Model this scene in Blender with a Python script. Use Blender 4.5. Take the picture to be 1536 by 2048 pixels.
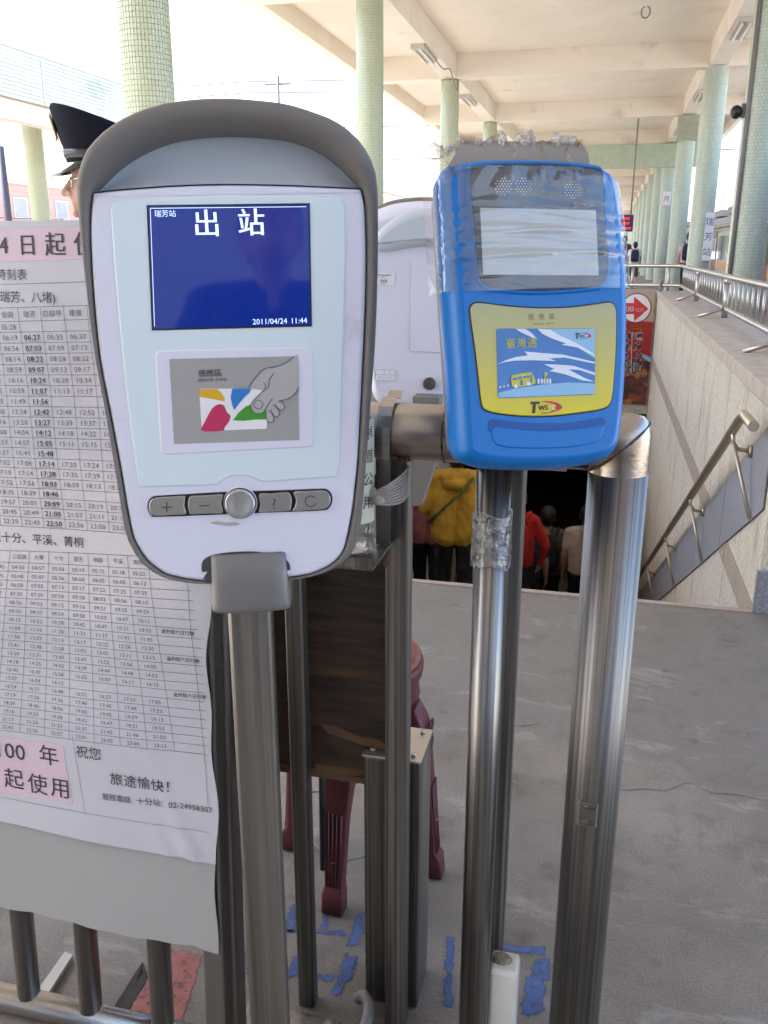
import bpy, bmesh, math, random
import numpy as np
from mathutils import Vector, Matrix, Euler, noise

rad = math.radians
scene = bpy.context.scene
for _o in list(bpy.data.objects):
    bpy.data.objects.remove(_o)
random.seed(7)

# ------------------------------------------------------------------ camera, sky, sun, exposure
CAM = Vector((0.0, 0.0, 1.25))
FPX = 1732.0                       # focal length in photo pixels (1536 x 2048)
CAM_ROT = Euler((rad(90 - 16.9), 0.0, rad(13.96)), 'XYZ')
cam_data = bpy.data.cameras.new('camera')
cam_data.sensor_fit = 'VERTICAL'
cam_data.sensor_height = 36.0
cam_data.lens = 36.0 * FPX / 2048.0
cam_data.clip_start = 0.02
cam_data.clip_end = 3000.0
camera = bpy.data.objects.new('camera', cam_data)
camera.location = CAM
camera.rotation_euler = CAM_ROT
scene.collection.objects.link(camera)
scene.camera = camera

SUN_EL, SUN_AZ = rad(54), rad(256)       # azimuth clockwise from +Y
world = bpy.data.worlds.new('World')
scene.world = world
world.use_nodes = True
wn = world.node_tree
sky = wn.nodes.new('ShaderNodeTexSky')
sky.sky_type = 'NISHITA'
sky.sun_disc = False
sky.sun_elevation = SUN_EL
sky.sun_rotation = SUN_AZ
sky.air_density = 1.0
sky.dust_density = 2.4
sky.ozone_density = 1.0
wn.links.new(sky.outputs[0], wn.nodes['Background'].inputs[0])
wn.nodes['Background'].inputs[1].default_value = 0.115

sun_data = bpy.data.lights.new('sun', 'SUN')
sun_data.energy = 5.0
sun_data.angle = rad(0.6)
sun_data.color = (1.0, 0.975, 0.935)
sun = bpy.data.objects.new('sun', sun_data)
sd = Vector((math.sin(SUN_AZ) * math.cos(SUN_EL), math.cos(SUN_AZ) * math.cos(SUN_EL), math.sin(SUN_EL)))
sun.rotation_euler = sd.to_track_quat('Z', 'Y').to_euler()
sun.location = (0, 0, 30)
scene.collection.objects.link(sun)

scene.view_settings.view_transform = 'Standard'
scene.view_settings.look = 'None'
scene.view_settings.gamma = 1.0
scene.view_settings.use_curve_mapping = False
scene.view_settings.exposure = 2.9
scene.cycles.use_denoising = True
scene.cycles.max_bounces = 10
scene.cycles.diffuse_bounces = 5
scene.cycles.transparent_max_bounces = 12
scene.cycles.caustics_reflective = False
scene.cycles.caustics_refractive = False
scene.cycles.sample_clamp_indirect = 6.0

# ------------------------------------------------------------------ pixel helpers
_M = CAM_ROT.to_matrix()
C_R, C_U, C_F = _M @ Vector((1, 0, 0)), _M @ Vector((0, 1, 0)), _M @ Vector((0, 0, -1))

def ray(px, py):
    return C_F * FPX + C_R * (px - 768.0) - C_U * (py - 1024.0)

def hit(px, py, X=None, Y=None, Z=None):
    d = ray(px, py)
    if X is not None: t = (X - CAM.x) / d.x
    elif Y is not None: t = (Y - CAM.y) / d.y
    else: t = (Z - CAM.z) / d.z
    return CAM + d * t

def hit_plane(px, py, p0, n):
    d = ray(px, py)
    return CAM + d * ((p0 - CAM).dot(n) / d.dot(n))

# ------------------------------------------------------------------ mesh helpers
COL = scene.collection
ORG = {}

def org(o):
    return ORG.get(o.name, Vector((0, 0, 0))) if o is not None else Vector((0, 0, 0))

def empty(name, loc, label=None, cat=None, group=None, kind=None):
    o = bpy.data.objects.new(name, None)
    COL.objects.link(o)
    o.location = loc
    o.empty_display_size = 0.05
    ORG[o.name] = Vector(loc)
    tag(o, label, cat, group, kind)
    return o

def tag(o, label=None, cat=None, group=None, kind=None):
    if label: o['label'] = label
    if cat: o['category'] = cat
    if group: o['group'] = group
    if kind: o['kind'] = kind
    return o

def link_mesh(name, me, parent=None, origin=None):
    """me holds world coordinates; a top-level mesh gets its own origin at its base."""
    o = bpy.data.objects.new(name, me)
    COL.objects.link(o)
    if parent is not None:
        base = org(parent)
        me.transform(Matrix.Translation(-base))
        o.parent = parent
        ORG[o.name] = base
    else:
        if origin is None:
            vs = [v.co for v in me.vertices]
            origin = Vector((sum(v.x for v in vs) / len(vs), sum(v.y for v in vs) / len(vs), min(v.z for v in vs)))
        origin = Vector(origin)
        me.transform(Matrix.Translation(-origin))
        o.location = origin
        ORG[o.name] = origin
    return o

class MB:
    def __init__(s):
        s.v, s.f, s.m, s.sm = [], [], [], []
    def add(s, verts, faces, mi=0, smooth=False):
        b = len(s.v)
        s.v += [tuple(v) for v in verts]
        for f in faces:
            s.f.append(tuple(b + i for i in f)); s.m.append(mi); s.sm.append(smooth)
        return s
    def box(s, lo, hi, mi=0, M=None):
        x0, y0, z0 = lo; x1, y1, z1 = hi
        vs = [Vector(p) for p in ((x0,y0,z0),(x1,y0,z0),(x1,y1,z0),(x0,y1,z0),(x0,y0,z1),(x1,y0,z1),(x1,y1,z1),(x0,y1,z1))]
        if M is not None: vs = [M @ v for v in vs]
        return s.add(vs, ((0,3,2,1),(4,5,6,7),(0,1,5,4),(1,2,6,5),(2,3,7,6),(3,0,4,7)), mi)
    def rbox(s, lo, hi, b=0.003, mi=0, M=None):
        """box with chamfered edges"""
        lo, hi = Vector(lo), Vector(hi)
        bm = bmesh.new()
        bmesh.ops.create_cube(bm, size=1.0)
        for v in bm.verts:
            v.co = Vector(((lo[i] + hi[i]) / 2 + v.co[i] * (hi[i] - lo[i]) for i in range(3)))
        bmesh.ops.bevel(bm, geom=list(bm.edges), offset=b, segments=2, profile=0.5, affect='EDGES')
        if M is not None: bm.transform(M)
        bm.verts.ensure_lookup_table()
        for i, v in enumerate(bm.verts): v.index = i
        s.add([v.co.copy() for v in bm.verts], [[v.index for v in f.verts] for f in bm.faces], mi, False)
        bm.free()
        return s
    def tube(s, pts, r, seg=12, mi=0, cap=True, closed=False):
        pts = [Vector(p) for p in pts]
        n = len(pts)
        rs = r if isinstance(r, (list, tuple)) else [r] * n
        rings = []
        up = None
        for i, p in enumerate(pts):
            if closed: t = pts[(i + 1) % n] - pts[i - 1]
            else: t = pts[min(i + 1, n - 1)] - pts[max(i - 1, 0)]
            t.normalize()
            if up is None:
                a = Vector((0, 0, 1)) if abs(t.z) < 0.9 else Vector((1, 0, 0))
                up = (a - t * a.dot(t)).normalized()
            else:
                up = (up - t * up.dot(t)).normalized()
            sd_ = t.cross(up)
            k = 1.0
            if 0 < i < n - 1 and not closed:
                c = (pts[i] - pts[i-1]).normalized().dot((pts[i+1] - pts[i]).normalized())
                k = 1.0 / max(0.6, math.sqrt(max(0.05, (1 + c) / 2)))
            rings.append([p + (up * math.cos(q) + sd_ * math.sin(q)) * rs[i] for q in [2 * math.pi * j / seg for j in range(seg)]])
        vs = [v for rg in rings for v in rg]
        fs = []
        m = n if closed else n - 1
        for i in range(m):
            a, b = i * seg, ((i + 1) % n) * seg
            for j in range(seg):
                fs.append((a + j, a + (j + 1) % seg, b + (j + 1) % seg, b + j))
        s.add(vs, fs, mi, True)
        if cap and not closed:
            s.add(rings[0], [tuple(reversed(range(seg)))], mi)
            s.add(rings[-1], [tuple(range(seg))], mi)
        return s
    def sphere(s, c, r, seg=12, rings=8, mi=0, M=None):
        c = Vector(c)
        rr = Vector(r) if hasattr(r, '__len__') else Vector((r, r, r))
        vs, fs = [], []
        for i in range(rings + 1):
            th = math.pi * i / rings
            for j in range(seg):
                ph = 2 * math.pi * j / seg
                p = Vector((rr.x * math.sin(th) * math.cos(ph), rr.y * math.sin(th) * math.sin(ph), rr.z * math.cos(th)))
                if M is not None: p = M @ p
                vs.append(c + p)
        for i in range(rings):
            for j in range(seg):
                fs.append((i * seg + j, (i + 1) * seg + j, (i + 1) * seg + (j + 1) % seg, i * seg + (j + 1) % seg))
        return s.add(vs, fs, mi, True)
    def prism(s, poly, thick, mi=0):
        """poly: list of 3D points (planar); thick: Vector offset added for the back side"""
        poly = [Vector(p) for p in poly]
        n = len(poly)
        t = Vector(thick)
        s.add(poly + [p + t for p in poly], [tuple(range(n)), tuple(reversed(range(n, 2 * n)))] +
              [(i, i + n, (i + 1) % n + n, (i + 1) % n) for i in range(n)], mi)
        return s
    def rings(s, rgs, mi=0, cap0=True, cap1=True, smooth=True, closed=True):
        n = len(rgs[0]); vs = [v for r in rgs for v in r]; fs = []
        for i in range(len(rgs) - 1):
            for j in range(n if closed else n - 1):
                fs.append((i*n + j, i*n + (j+1) % n, (i+1)*n + (j+1) % n, (i+1)*n + j))
        s.add(vs, fs, mi, smooth)
        if cap0: s.add(rgs[0], [tuple(reversed(range(n)))], mi)
        if cap1: s.add(rgs[-1], [tuple(range(n))], mi)
        return s
    def mesh(s, name, mats, recalc=True, merge=True):
        me = bpy.data.meshes.new(name)
        me.from_pydata(s.v, [], s.f)
        for m in (mats if isinstance(mats, (list, tuple)) else [mats]): me.materials.append(m)
        me.polygons.foreach_set('material_index', s.m)
        me.polygons.foreach_set('use_smooth', s.sm)
        if merge:
            bm = bmesh.new(); bm.from_mesh(me)
            bmesh.ops.remove_doubles(bm, verts=bm.verts, dist=1e-6)
            if recalc: bmesh.ops.recalc_face_normals(bm, faces=bm.faces)
            bm.to_mesh(me); bm.free()
        me.update()
        return me
    def build(s, name, mats, parent=None, origin=None, **k):
        return link_mesh(name, s.mesh(name, mats, **k), parent, origin)

def copy_tree(o, parent=None, loc=None, rz=None, scale=None):
    c = o.copy(); COL.objects.link(c)
    c.parent = parent
    if loc is not None: c.location = loc
    if rz is not None: c.rotation_euler = (0, 0, rz)
    if scale is not None: c.scale = scale
    for ch in list(o.children): copy_tree(ch, c)
    return c

# 2-D outline helpers
def catmull(pts, k=6, closed=True):
    out = []
    n = len(pts)
    P = [Vector(p) for p in pts]
    for i in range(n if closed else n - 1):
        if closed: a, b, c, d = P[i - 1], P[i], P[(i + 1) % n], P[(i + 2) % n]
        else: a, b, c, d = P[max(i-1, 0)], P[i], P[i+1], P[min(i+2, n-1)]
        for j in range(k):
            t = j / k
            out.append(0.5 * ((2*b) + (c - a)*t + (2*a - 5*b + 4*c - d)*t*t + (3*b - a - 3*c + d)*t**3))
    if not closed: out.append(P[-1])
    return out

def area2(p):
    return sum(p[i-1][0]*p[i][1] - p[i][0]*p[i-1][1] for i in range(len(p))) / 2

def inset2(p, d):
    """offset closed 2-D polygon inwards by d"""
    sgn = 1.0 if area2(p) > 0 else -1.0
    n = len(p); out = []
    for i in range(n):
        a, b, c = Vector(p[i-1]), Vector(p[i]), Vector(p[(i+1) % n])
        e1, e2 = (b - a), (c - b)
        if e1.length < 1e-9 or e2.length < 1e-9: out.append(b); continue
        e1.normalize(); e2.normalize()
        n1, n2 = Vector((-e1.y, e1.x)), Vector((-e2.y, e2.x))
        m = (n1 + n2)
        if m.length < 1e-6: m = n1
        m.normalize()
        k = 1.0 / max(0.5, m.dot(n1))
        out.append(b + m * (d * sgn * k))
    return out

def rrect(x0, y0, x1, y1, r, seg=5):
    out = []
    for cx, cy, a0 in ((x1-r, y1-r, 0), (x0+r, y1-r, 90), (x0+r, y0+r, 180), (x1-r, y0+r, 270)):
        for j in range(seg + 1):
            a = rad(a0 + 90 * j / seg)
            out.append(Vector((cx + r*math.cos(a), cy + r*math.sin(a))))
    return out

def round_poly(pts, r, seg=4):
    """round the corners of a 2-D polygon"""
    out = []; n = len(pts)
    for i in range(n):
        a, b, c = Vector(pts[i-1]), Vector(pts[i]), Vector(pts[(i+1) % n])
        d1, d2 = (a - b), (c - b)
        q = min(r, d1.length * .45, d2.length * .45)
        p1, p2 = b + d1.normalized() * q, b + d2.normalized() * q
        for j in range(seg + 1):
            t = j / seg
            out.append(p1 * (1-t)**2 + b * 2*t*(1-t) + p2 * t*t)
    return out

class Frame:
    def __init__(s, o, yaw, tilt=0, roll=0):
        a, t, w = rad(yaw), rad(tilt), rad(roll)
        N0, Z = Vector((math.sin(a), -math.cos(a), 0)), Vector((0, 0, 1))
        U0 = Vector((math.cos(a), math.sin(a), 0))
        s.N = N0 * math.cos(t) + Z * math.sin(t)
        V0 = Z * math.cos(t) - N0 * math.sin(t)
        s.U = U0 * math.cos(w) + V0 * math.sin(w)
        s.V = V0 * math.cos(w) - U0 * math.sin(w)
        s.o = Vector(o)
    def w(s, u, v, n=0.0):
        return s.o + s.U * u + s.V * v + s.N * n
    def px(s, x, y, n=0.0):
        p = hit_plane(x, y, s.o + s.N * n, s.N) - s.o
        return Vector((p.dot(s.U), p.dot(s.V)))
    def lift(s, pts, n):
        return [s.w(p[0], p[1], n) for p in pts]

def loft(mb, fr, outline, prof, mi=0, cap0=False, cap1=True, smooth=True):
    """prof: (inset, n) rings from back to front"""
    rg = [fr.lift(inset2(outline, i) if abs(i) > 1e-9 else outline, n) for i, n in prof]
    mb.rings(rg, mi, cap0, cap1, smooth)
    return mb

# ------------------------------------------------------------------ materials
MATS = {}
def nd(t, kind, **k):
    x = t.nodes.new(kind)
    for a, b in k.items(): setattr(x, a, b)
    return x

def pmat(name, col, rough=0.5, metal=0.0, var=0.12, vscale=6.0, bump=0.0, bscale=60.0, coat=0.0, spec=0.5,
         dirt=None, dscale=3.0, dthr=0.55, dsoft=0.12, emit=None, estr=0.0, stretch=(1, 1, 1), rvar=0.0, island=0.0, trans=0.0, coatr=0.08, streak=0.0):
    m = bpy.data.materials.new(name); m.use_nodes = True
    t = m.node_tree; L = t.links.new
    b = t.nodes['Principled BSDF']
    b.inputs['Roughness'].default_value = rough
    b.inputs['Metallic'].default_value = metal
    b.inputs['Specular IOR Level'].default_value = spec
    b.inputs['Coat Weight'].default_value = coat
    b.inputs['Coat Roughness'].default_value = coatr
    b.inputs['Transmission Weight'].default_value = trans
    tc = nd(t, 'ShaderNodeTexCoord'); mp = nd(t, 'ShaderNodeMapping')
    mp.inputs['Scale'].default_value = stretch
    L(tc.outputs['Object'], mp.inputs[0])
    c4 = (*col, 1.0)
    cur = None
    if var > 0:
        nz = nd(t, 'ShaderNodeTexNoise'); nz.inputs['Scale'].default_value = vscale; nz.inputs['Detail'].default_value = 5.0
        L(mp.outputs[0], nz.inputs['Vector'])
        r = nd(t, 'ShaderNodeValToRGB')
        r.color_ramp.elements[0].position = 0.3; r.color_ramp.elements[1].position = 0.7
        r.color_ramp.elements[0].color = (*[max(0, x * (1 - var)) for x in col], 1)
        r.color_ramp.elements[1].color = (*[min(1, x * (1 + var)) for x in col], 1)
        L(nz.outputs['Fac'], r.inputs[0]); cur = r.outputs[0]
        if rvar > 0:
            mr = nd(t, 'ShaderNodeMapRange'); mr.inputs['To Min'].default_value = max(0, rough - rvar); mr.inputs['To Max'].default_value = min(1, rough + rvar)
            mr.inputs['From Min'].default_value = 0.3; mr.inputs['From Max'].default_value = 0.7
            L(nz.outputs['Fac'], mr.inputs[0]); L(mr.outputs[0], b.inputs['Roughness'])
    if island > 0:
        g = nd(t, 'ShaderNodeNewGeometry')
        hs = nd(t, 'ShaderNodeHueSaturation'); mr = nd(t, 'ShaderNodeMapRange')
        mr.inputs['To Min'].default_value = 1 - island; mr.inputs['To Max'].default_value = 1 + island
        L(g.outputs['Random Per Island'], mr.inputs[0]); L(mr.outputs[0], hs.inputs['Value'])
        if cur is not None: L(cur, hs.inputs['Color'])
        else: hs.inputs['Color'].default_value = c4
        cur = hs.outputs[0]
    if streak > 0 and cur is not None:        # light and dark lines along a tube, imitating striped reflections
        ms = nd(t, 'ShaderNodeMapping'); ms.inputs['Scale'].default_value = tuple(1.0 if q > .5 else .006 for q in stretch); L(tc.outputs['Object'], ms.inputs[0])
        n9 = nd(t, 'ShaderNodeTexNoise'); n9.inputs['Scale'].default_value = 210; n9.inputs['Detail'].default_value = 3; L(ms.outputs[0], n9.inputs['Vector'])
        r9 = nd(t, 'ShaderNodeMapRange'); r9.inputs['From Min'].default_value = .38; r9.inputs['From Max'].default_value = .62; r9.inputs['To Min'].default_value = 1 - streak; r9.inputs['To Max'].default_value = 1 + streak * .6
        L(n9.outputs['Fac'], r9.inputs[0])
        vm = nd(t, 'ShaderNodeVectorMath', operation='SCALE'); L(cur, vm.inputs[0]); L(r9.outputs[0], vm.inputs['Scale']); cur = vm.outputs[0]
    if dirt is not None:
        nz = nd(t, 'ShaderNodeTexNoise'); nz.inputs['Scale'].default_value = dscale; nz.inputs['Detail'].default_value = 8.0; nz.inputs['Roughness'].default_value = 0.65
        L(mp.outputs[0], nz.inputs['Vector'])
        mr = nd(t, 'ShaderNodeMapRange', interpolation_type='SMOOTHSTEP')
        mr.inputs['From Min'].default_value = dthr - dsoft; mr.inputs['From Max'].default_value = dthr + dsoft
        L(nz.outputs['Fac'], mr.inputs[0])
        mx = nd(t, 'ShaderNodeMix', data_type='RGBA')
        L(mr.outputs[0], mx.inputs[0])
        if cur is not None: L(cur, mx.inputs[6])
        else: mx.inputs[6].default_value = c4
        mx.inputs[7].default_value = (*dirt, 1); cur = mx.outputs[2]
    if cur is not None: L(cur, b.inputs['Base Color'])
    else: b.inputs['Base Color'].default_value = c4
    if bump > 0:
        nz = nd(t, 'ShaderNodeTexNoise'); nz.inputs['Scale'].default_value = bscale; nz.inputs['Detail'].default_value = 4.0
        L(mp.outputs[0], nz.inputs['Vector'])
        bp = nd(t, 'ShaderNodeBump'); bp.inputs['Strength'].default_value = bump; bp.inputs['Distance'].default_value = 0.01
        L(nz.outputs['Fac'], bp.inputs['Height']); L(bp.outputs[0], b.inputs['Normal'])
    if emit is not None:
        b.inputs['Emission Color'].default_value = (*emit, 1); b.inputs['Emission Strength'].default_value = estr
    MATS[name] = m
    return m

def clear_film(name, tint=(0.95, 0.96, 0.96), gloss=0.1, rough=0.08, bump=0.5, bscale=14.0, fres=0.5, stretch=(1, 1, 1), fog=0.0):
    m = bpy.data.materials.new(name); m.use_nodes = True
    t = m.node_tree; L = t.links.new
    for n_ in list(t.nodes): t.nodes.remove(n_)
    out = nd(t, 'ShaderNodeOutputMaterial')
    tr = nd(t, 'ShaderNodeBsdfTransparent'); tr.inputs[0].default_value = (*tint, 1)
    gl = nd(t, 'ShaderNodeBsdfGlossy'); gl.inputs['Roughness'].default_value = rough
    lw = nd(t, 'ShaderNodeLayerWeight'); lw.inputs[0].default_value = 0.35
    mm = nd(t, 'ShaderNodeMath', operation='MULTIPLY_ADD'); mm.inputs[1].default_value = fres; mm.inputs[2].default_value = gloss
    L(lw.outputs['Fresnel'], mm.inputs[0])
    mx = nd(t, 'ShaderNodeMixShader')
    L(mm.outputs[0], mx.inputs[0]); L(tr.outputs[0], mx.inputs[1]); L(gl.outputs[0], mx.inputs[2])
    tc = nd(t, 'ShaderNodeTexCoord'); mp = nd(t, 'ShaderNodeMapping'); mp.inputs['Scale'].default_value = stretch
    L(tc.outputs['Object'], mp.inputs[0])
    nz = nd(t, 'ShaderNodeTexNoise'); nz.inputs['Scale'].default_value = bscale; nz.inputs['Detail'].default_value = 3; nz.inputs['Distortion'].default_value = 1.2
    L(mp.outputs[0], nz.inputs['Vector'])
    bp = nd(t, 'ShaderNodeBump'); bp.inputs['Strength'].default_value = bump; bp.inputs['Distance'].default_value = 0.02
    L(nz.outputs['Fac'], bp.inputs['Height']); L(bp.outputs[0], gl.inputs['Normal']); L(bp.outputs[0], lw.inputs['Normal'])
    last = mx.outputs[0]
    if fog > 0:
        df = nd(t, 'ShaderNodeBsdfDiffuse'); df.inputs[0].default_value = (0.8, 0.8, 0.8, 1)
        m2 = nd(t, 'ShaderNodeMixShader')
        nz2 = nd(t, 'ShaderNodeTexNoise'); nz2.inputs['Scale'].default_value = bscale * 1.7; nz2.inputs['Detail'].default_value = 6
        L(mp.outputs[0], nz2.inputs['Vector'])
        mr = nd(t, 'ShaderNodeMapRange'); mr.inputs['From Min'].default_value = 0.4; mr.inputs['From Max'].default_value = 0.75; mr.inputs['To Max'].default_value = fog
        L(nz2.outputs['Fac'], mr.inputs[0]); L(mr.outputs[0], m2.inputs[0])
        L(last, m2.inputs[1]); L(df.outputs[0], m2.inputs[2]); last = m2.outputs[0]
    L(last, out.inputs[0])
    return m

M_STEEL = pmat('stainless_steel', (0.24, 0.224, 0.206), rough=0.43, metal=1.0, var=0.45, vscale=42, bump=0.05, bscale=220, stretch=(1, 1, 0.03), rvar=0.07, dirt=(0.11, 0.095, 0.08), dscale=6.0, dthr=0.60, dsoft=0.12, streak=.36)  # striped reflections and grime put into the base colour
M_STEEL_DK = pmat('dull_steel', (0.30, 0.285, 0.27), rough=0.38, metal=1.0, var=0.15, vscale=5, bump=0.06, bscale=200, stretch=(1, 1, 0.04), rvar=0.08, dirt=(0.13, 0.11, 0.09), dscale=4, dthr=0.6)
M_STEEL_H = pmat('worn_steel_pipe', (0.48, 0.46, 0.44), rough=0.30, metal=1.0, var=0.12, vscale=7, bump=0.06, bscale=200, stretch=(0.04, 1, 1), rvar=0.1, dirt=(0.30, 0.20, 0.12), dscale=6, dthr=0.55, dsoft=0.12)
M_POLISH = pmat('polished_steel', (0.25, 0.236, 0.222), rough=0.33, metal=1.0, var=0.5, vscale=60, bump=0.03, bscale=160, stretch=(1, 1, 0.02), rvar=0.05, streak=.45)  # upright colour stripes stand in for mirrored surroundings
M_GATE = pmat('brushed_steel_post', (0.30, 0.28, 0.25), rough=0.40, metal=1.0, var=0.25, vscale=36, bump=0.05, bscale=240, stretch=(1, 1, 0.03), rvar=0.07, streak=.14)  # faint colour lines imitate reflections down the post
M_WELD = pmat('scorched_weld', (0.13, 0.10, 0.08), rough=0.6, metal=0.7, var=0.5, vscale=60, bump=0.8, bscale=150)
M_RUST = pmat('rust', (0.16, 0.07, 0.035), rough=0.9, var=0.4, vscale=40, bump=0.6, bscale=150)
M_BOLT = pmat('bolt_steel', (0.5, 0.49, 0.47), rough=0.28, metal=1.0, var=0.1)
M_BRASS = pmat('dull_handrail_metal', (0.50, 0.43, 0.33), rough=0.36, metal=0.8, var=0.1)
M_RAILM = pmat('grey_railing_metal', (0.50, 0.46, 0.42), rough=0.36, metal=0.85, var=0.08)
M_BLACK = pmat('black_plastic', (0.012, 0.012, 0.013), rough=0.4, var=0.0)
M_INK = pmat('black_ink', (0.035, 0.03, 0.045), rough=0.55, var=0.0)
M_INK2 = pmat('thin_grey_ink', (0.15, 0.145, 0.17), rough=0.6, var=0.0)
M_WHITE = pmat('white_ink', (0.8, 0.8, 0.8), rough=0.5, var=0.0)

# ------------------------------------------------------------------ lettering
TXT_CHARS = set()
GL = {}
def load_glyphs(chars):
    objs = []
    for c in sorted(chars):
        for k in (1, 2):
            cu = bpy.data.curves.new('glyph', 'FONT'); cu.body = c * k; cu.resolution_u = 2
            o = bpy.data.objects.new('glyph', cu); COL.objects.link(o); objs.append((c, k, o))
    bpy.context.view_layer.update()
    dg = bpy.context.evaluated_depsgraph_get()
    tmp = {}
    for c, k, o in objs:
        me = bpy.data.meshes.new_from_object(o.evaluated_get(dg))
        vs = [(v.co.x, v.co.y) for v in me.vertices]
        fs = [tuple(p.vertices) for p in me.polygons]
        tmp[(c, k)] = (vs, fs)
        bpy.data.meshes.remove(me)
    for c, k, o in objs:
        cu = o.data; bpy.data.objects.remove(o); bpy.data.curves.remove(cu)
    for c in chars:
        v1, f1 = tmp[(c, 1)]; v2, _ = tmp[(c, 2)]
        adv = max(p[0] for p in v2) - max(p[0] for p in v1)
        GL[c] = (v1, f1, adv)

def lay_text(s, size, x=0.0, y=0.0, align='C', spacing=1.0, sx=1.0, bold=0.0):
    """2-D glyph geometry, centred on (x, y) for align C"""
    pen = 0.0; vs, fs = [], []
    for c in s:
        if c == ' ': pen += 0.4 * spacing; continue
        gv, gf, adv = GL[c]
        for dx in ((0, bold) if bold else (0,)):
            b = len(vs)
            vs += [(pen + dx + p[0], p[1]) for p in gv]
            fs += [tuple(b + i for i in f) for f in gf]
        pen += adv * spacing
    off = {'C': -pen / 2, 'L': 0, 'R': -pen}[align]
    return [((p[0] + off) * size * sx + x, (p[1] - 0.36) * size + y) for p in vs], fs

def put_text(mb, fn, s, size, x, y, mi=0, **k):
    vs, fs = lay_text(s, size, x, y, **k)
    mb.add([fn(p[0], p[1]) for p in vs], fs, mi)

TABLE1 = [
 ['05:28','06:19','06:56','08:14','08:59','10:16','10:59','11:49','12:34','13:20','14:04','14:57','15:41','17:06','17:14','17:56','18:39','20:01','20:49','22:43'],
 ['','06:27','07:03','08:22','09:07','10:24','11:07','11:56','12:42','13:27','14:12','15:05','15:48','17:14','17:28','18:03','18:46','20:09','21:00','22:50'],
 ['','06:33','07:09','08:28','09:13','10:30','11:13','','12:48','13:33','14:18','15:11','','17:20','17:35','18:09','','20:15','21:07','22:56'],
 ['','06:37','07:13','08:32','09:17','10:34','11:17','','12:52','13:37','14:22','15:15','','17:24','17:39','18:13','','20:19','21:11','23:00']]
TABLE2 = [
 '04:50 04:57 05:06 05:10 05:15 05:18 05:22', '05:40 05:47 05:56 06:00 06:05 06:08 06:12', '06:58 07:05 07:13 07:17 07:22 07:25 07:29',
 '07:32 07:39 07:54 07:58 08:03 08:06 08:10', '08:56 09:03 09:12 09:16 09:21 09:25 09:29', '09:30 09:37 09:54 09:58 10:03 10:07 10:11',
 '10:15 10:22 10:38 10:42 10:47 10:51 10:55', '11:09 11:16 11:28 11:32 11:37 11:41 11:45', '11:56 12:03 12:13 12:17 12:22 12:26 12:30',
 '12:41 12:48 12:58 13:02 13:07 13:11 13:15', '13:24 13:31 13:43 13:47 13:52 13:56 14:00', '14:18 14:25 14:35 14:39 14:44 14:48 14:52',
 '15:40 15:47 15:58 16:02 16:07 16:11 16:15', '15:57 16:04 16:12', '16:24 16:31 16:48 16:52 16:57 17:01 17:05',
 '17:19 17:26 17:36 17:40 17:45 17:49 17:53', '18:39 18:46 18:56 19:00 19:05 19:09 19:13', '19:16 19:23 19:38 19:42 19:47 19:51 19:55',
 '21:17 21:24 21:33 21:37 21:42 21:46 21:50', '22:43 22:50 22:57 23:01 23:05 23:09 23:13']
_all = '0123456789:/-!?+BAORUHTWSCsenorzSENORZMicropgamtMT.E瑞芳站出感應區臺灣通公尺街號老美食文化日起使用時刻表、八堵()侯硐四腳亭暖往十分平溪菁桐三貂嶺大華望古嶺年祝您旅途愉快！服務電話：逢例假六行駛月灣卡台車道'
load_glyphs(set(_all))

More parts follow.
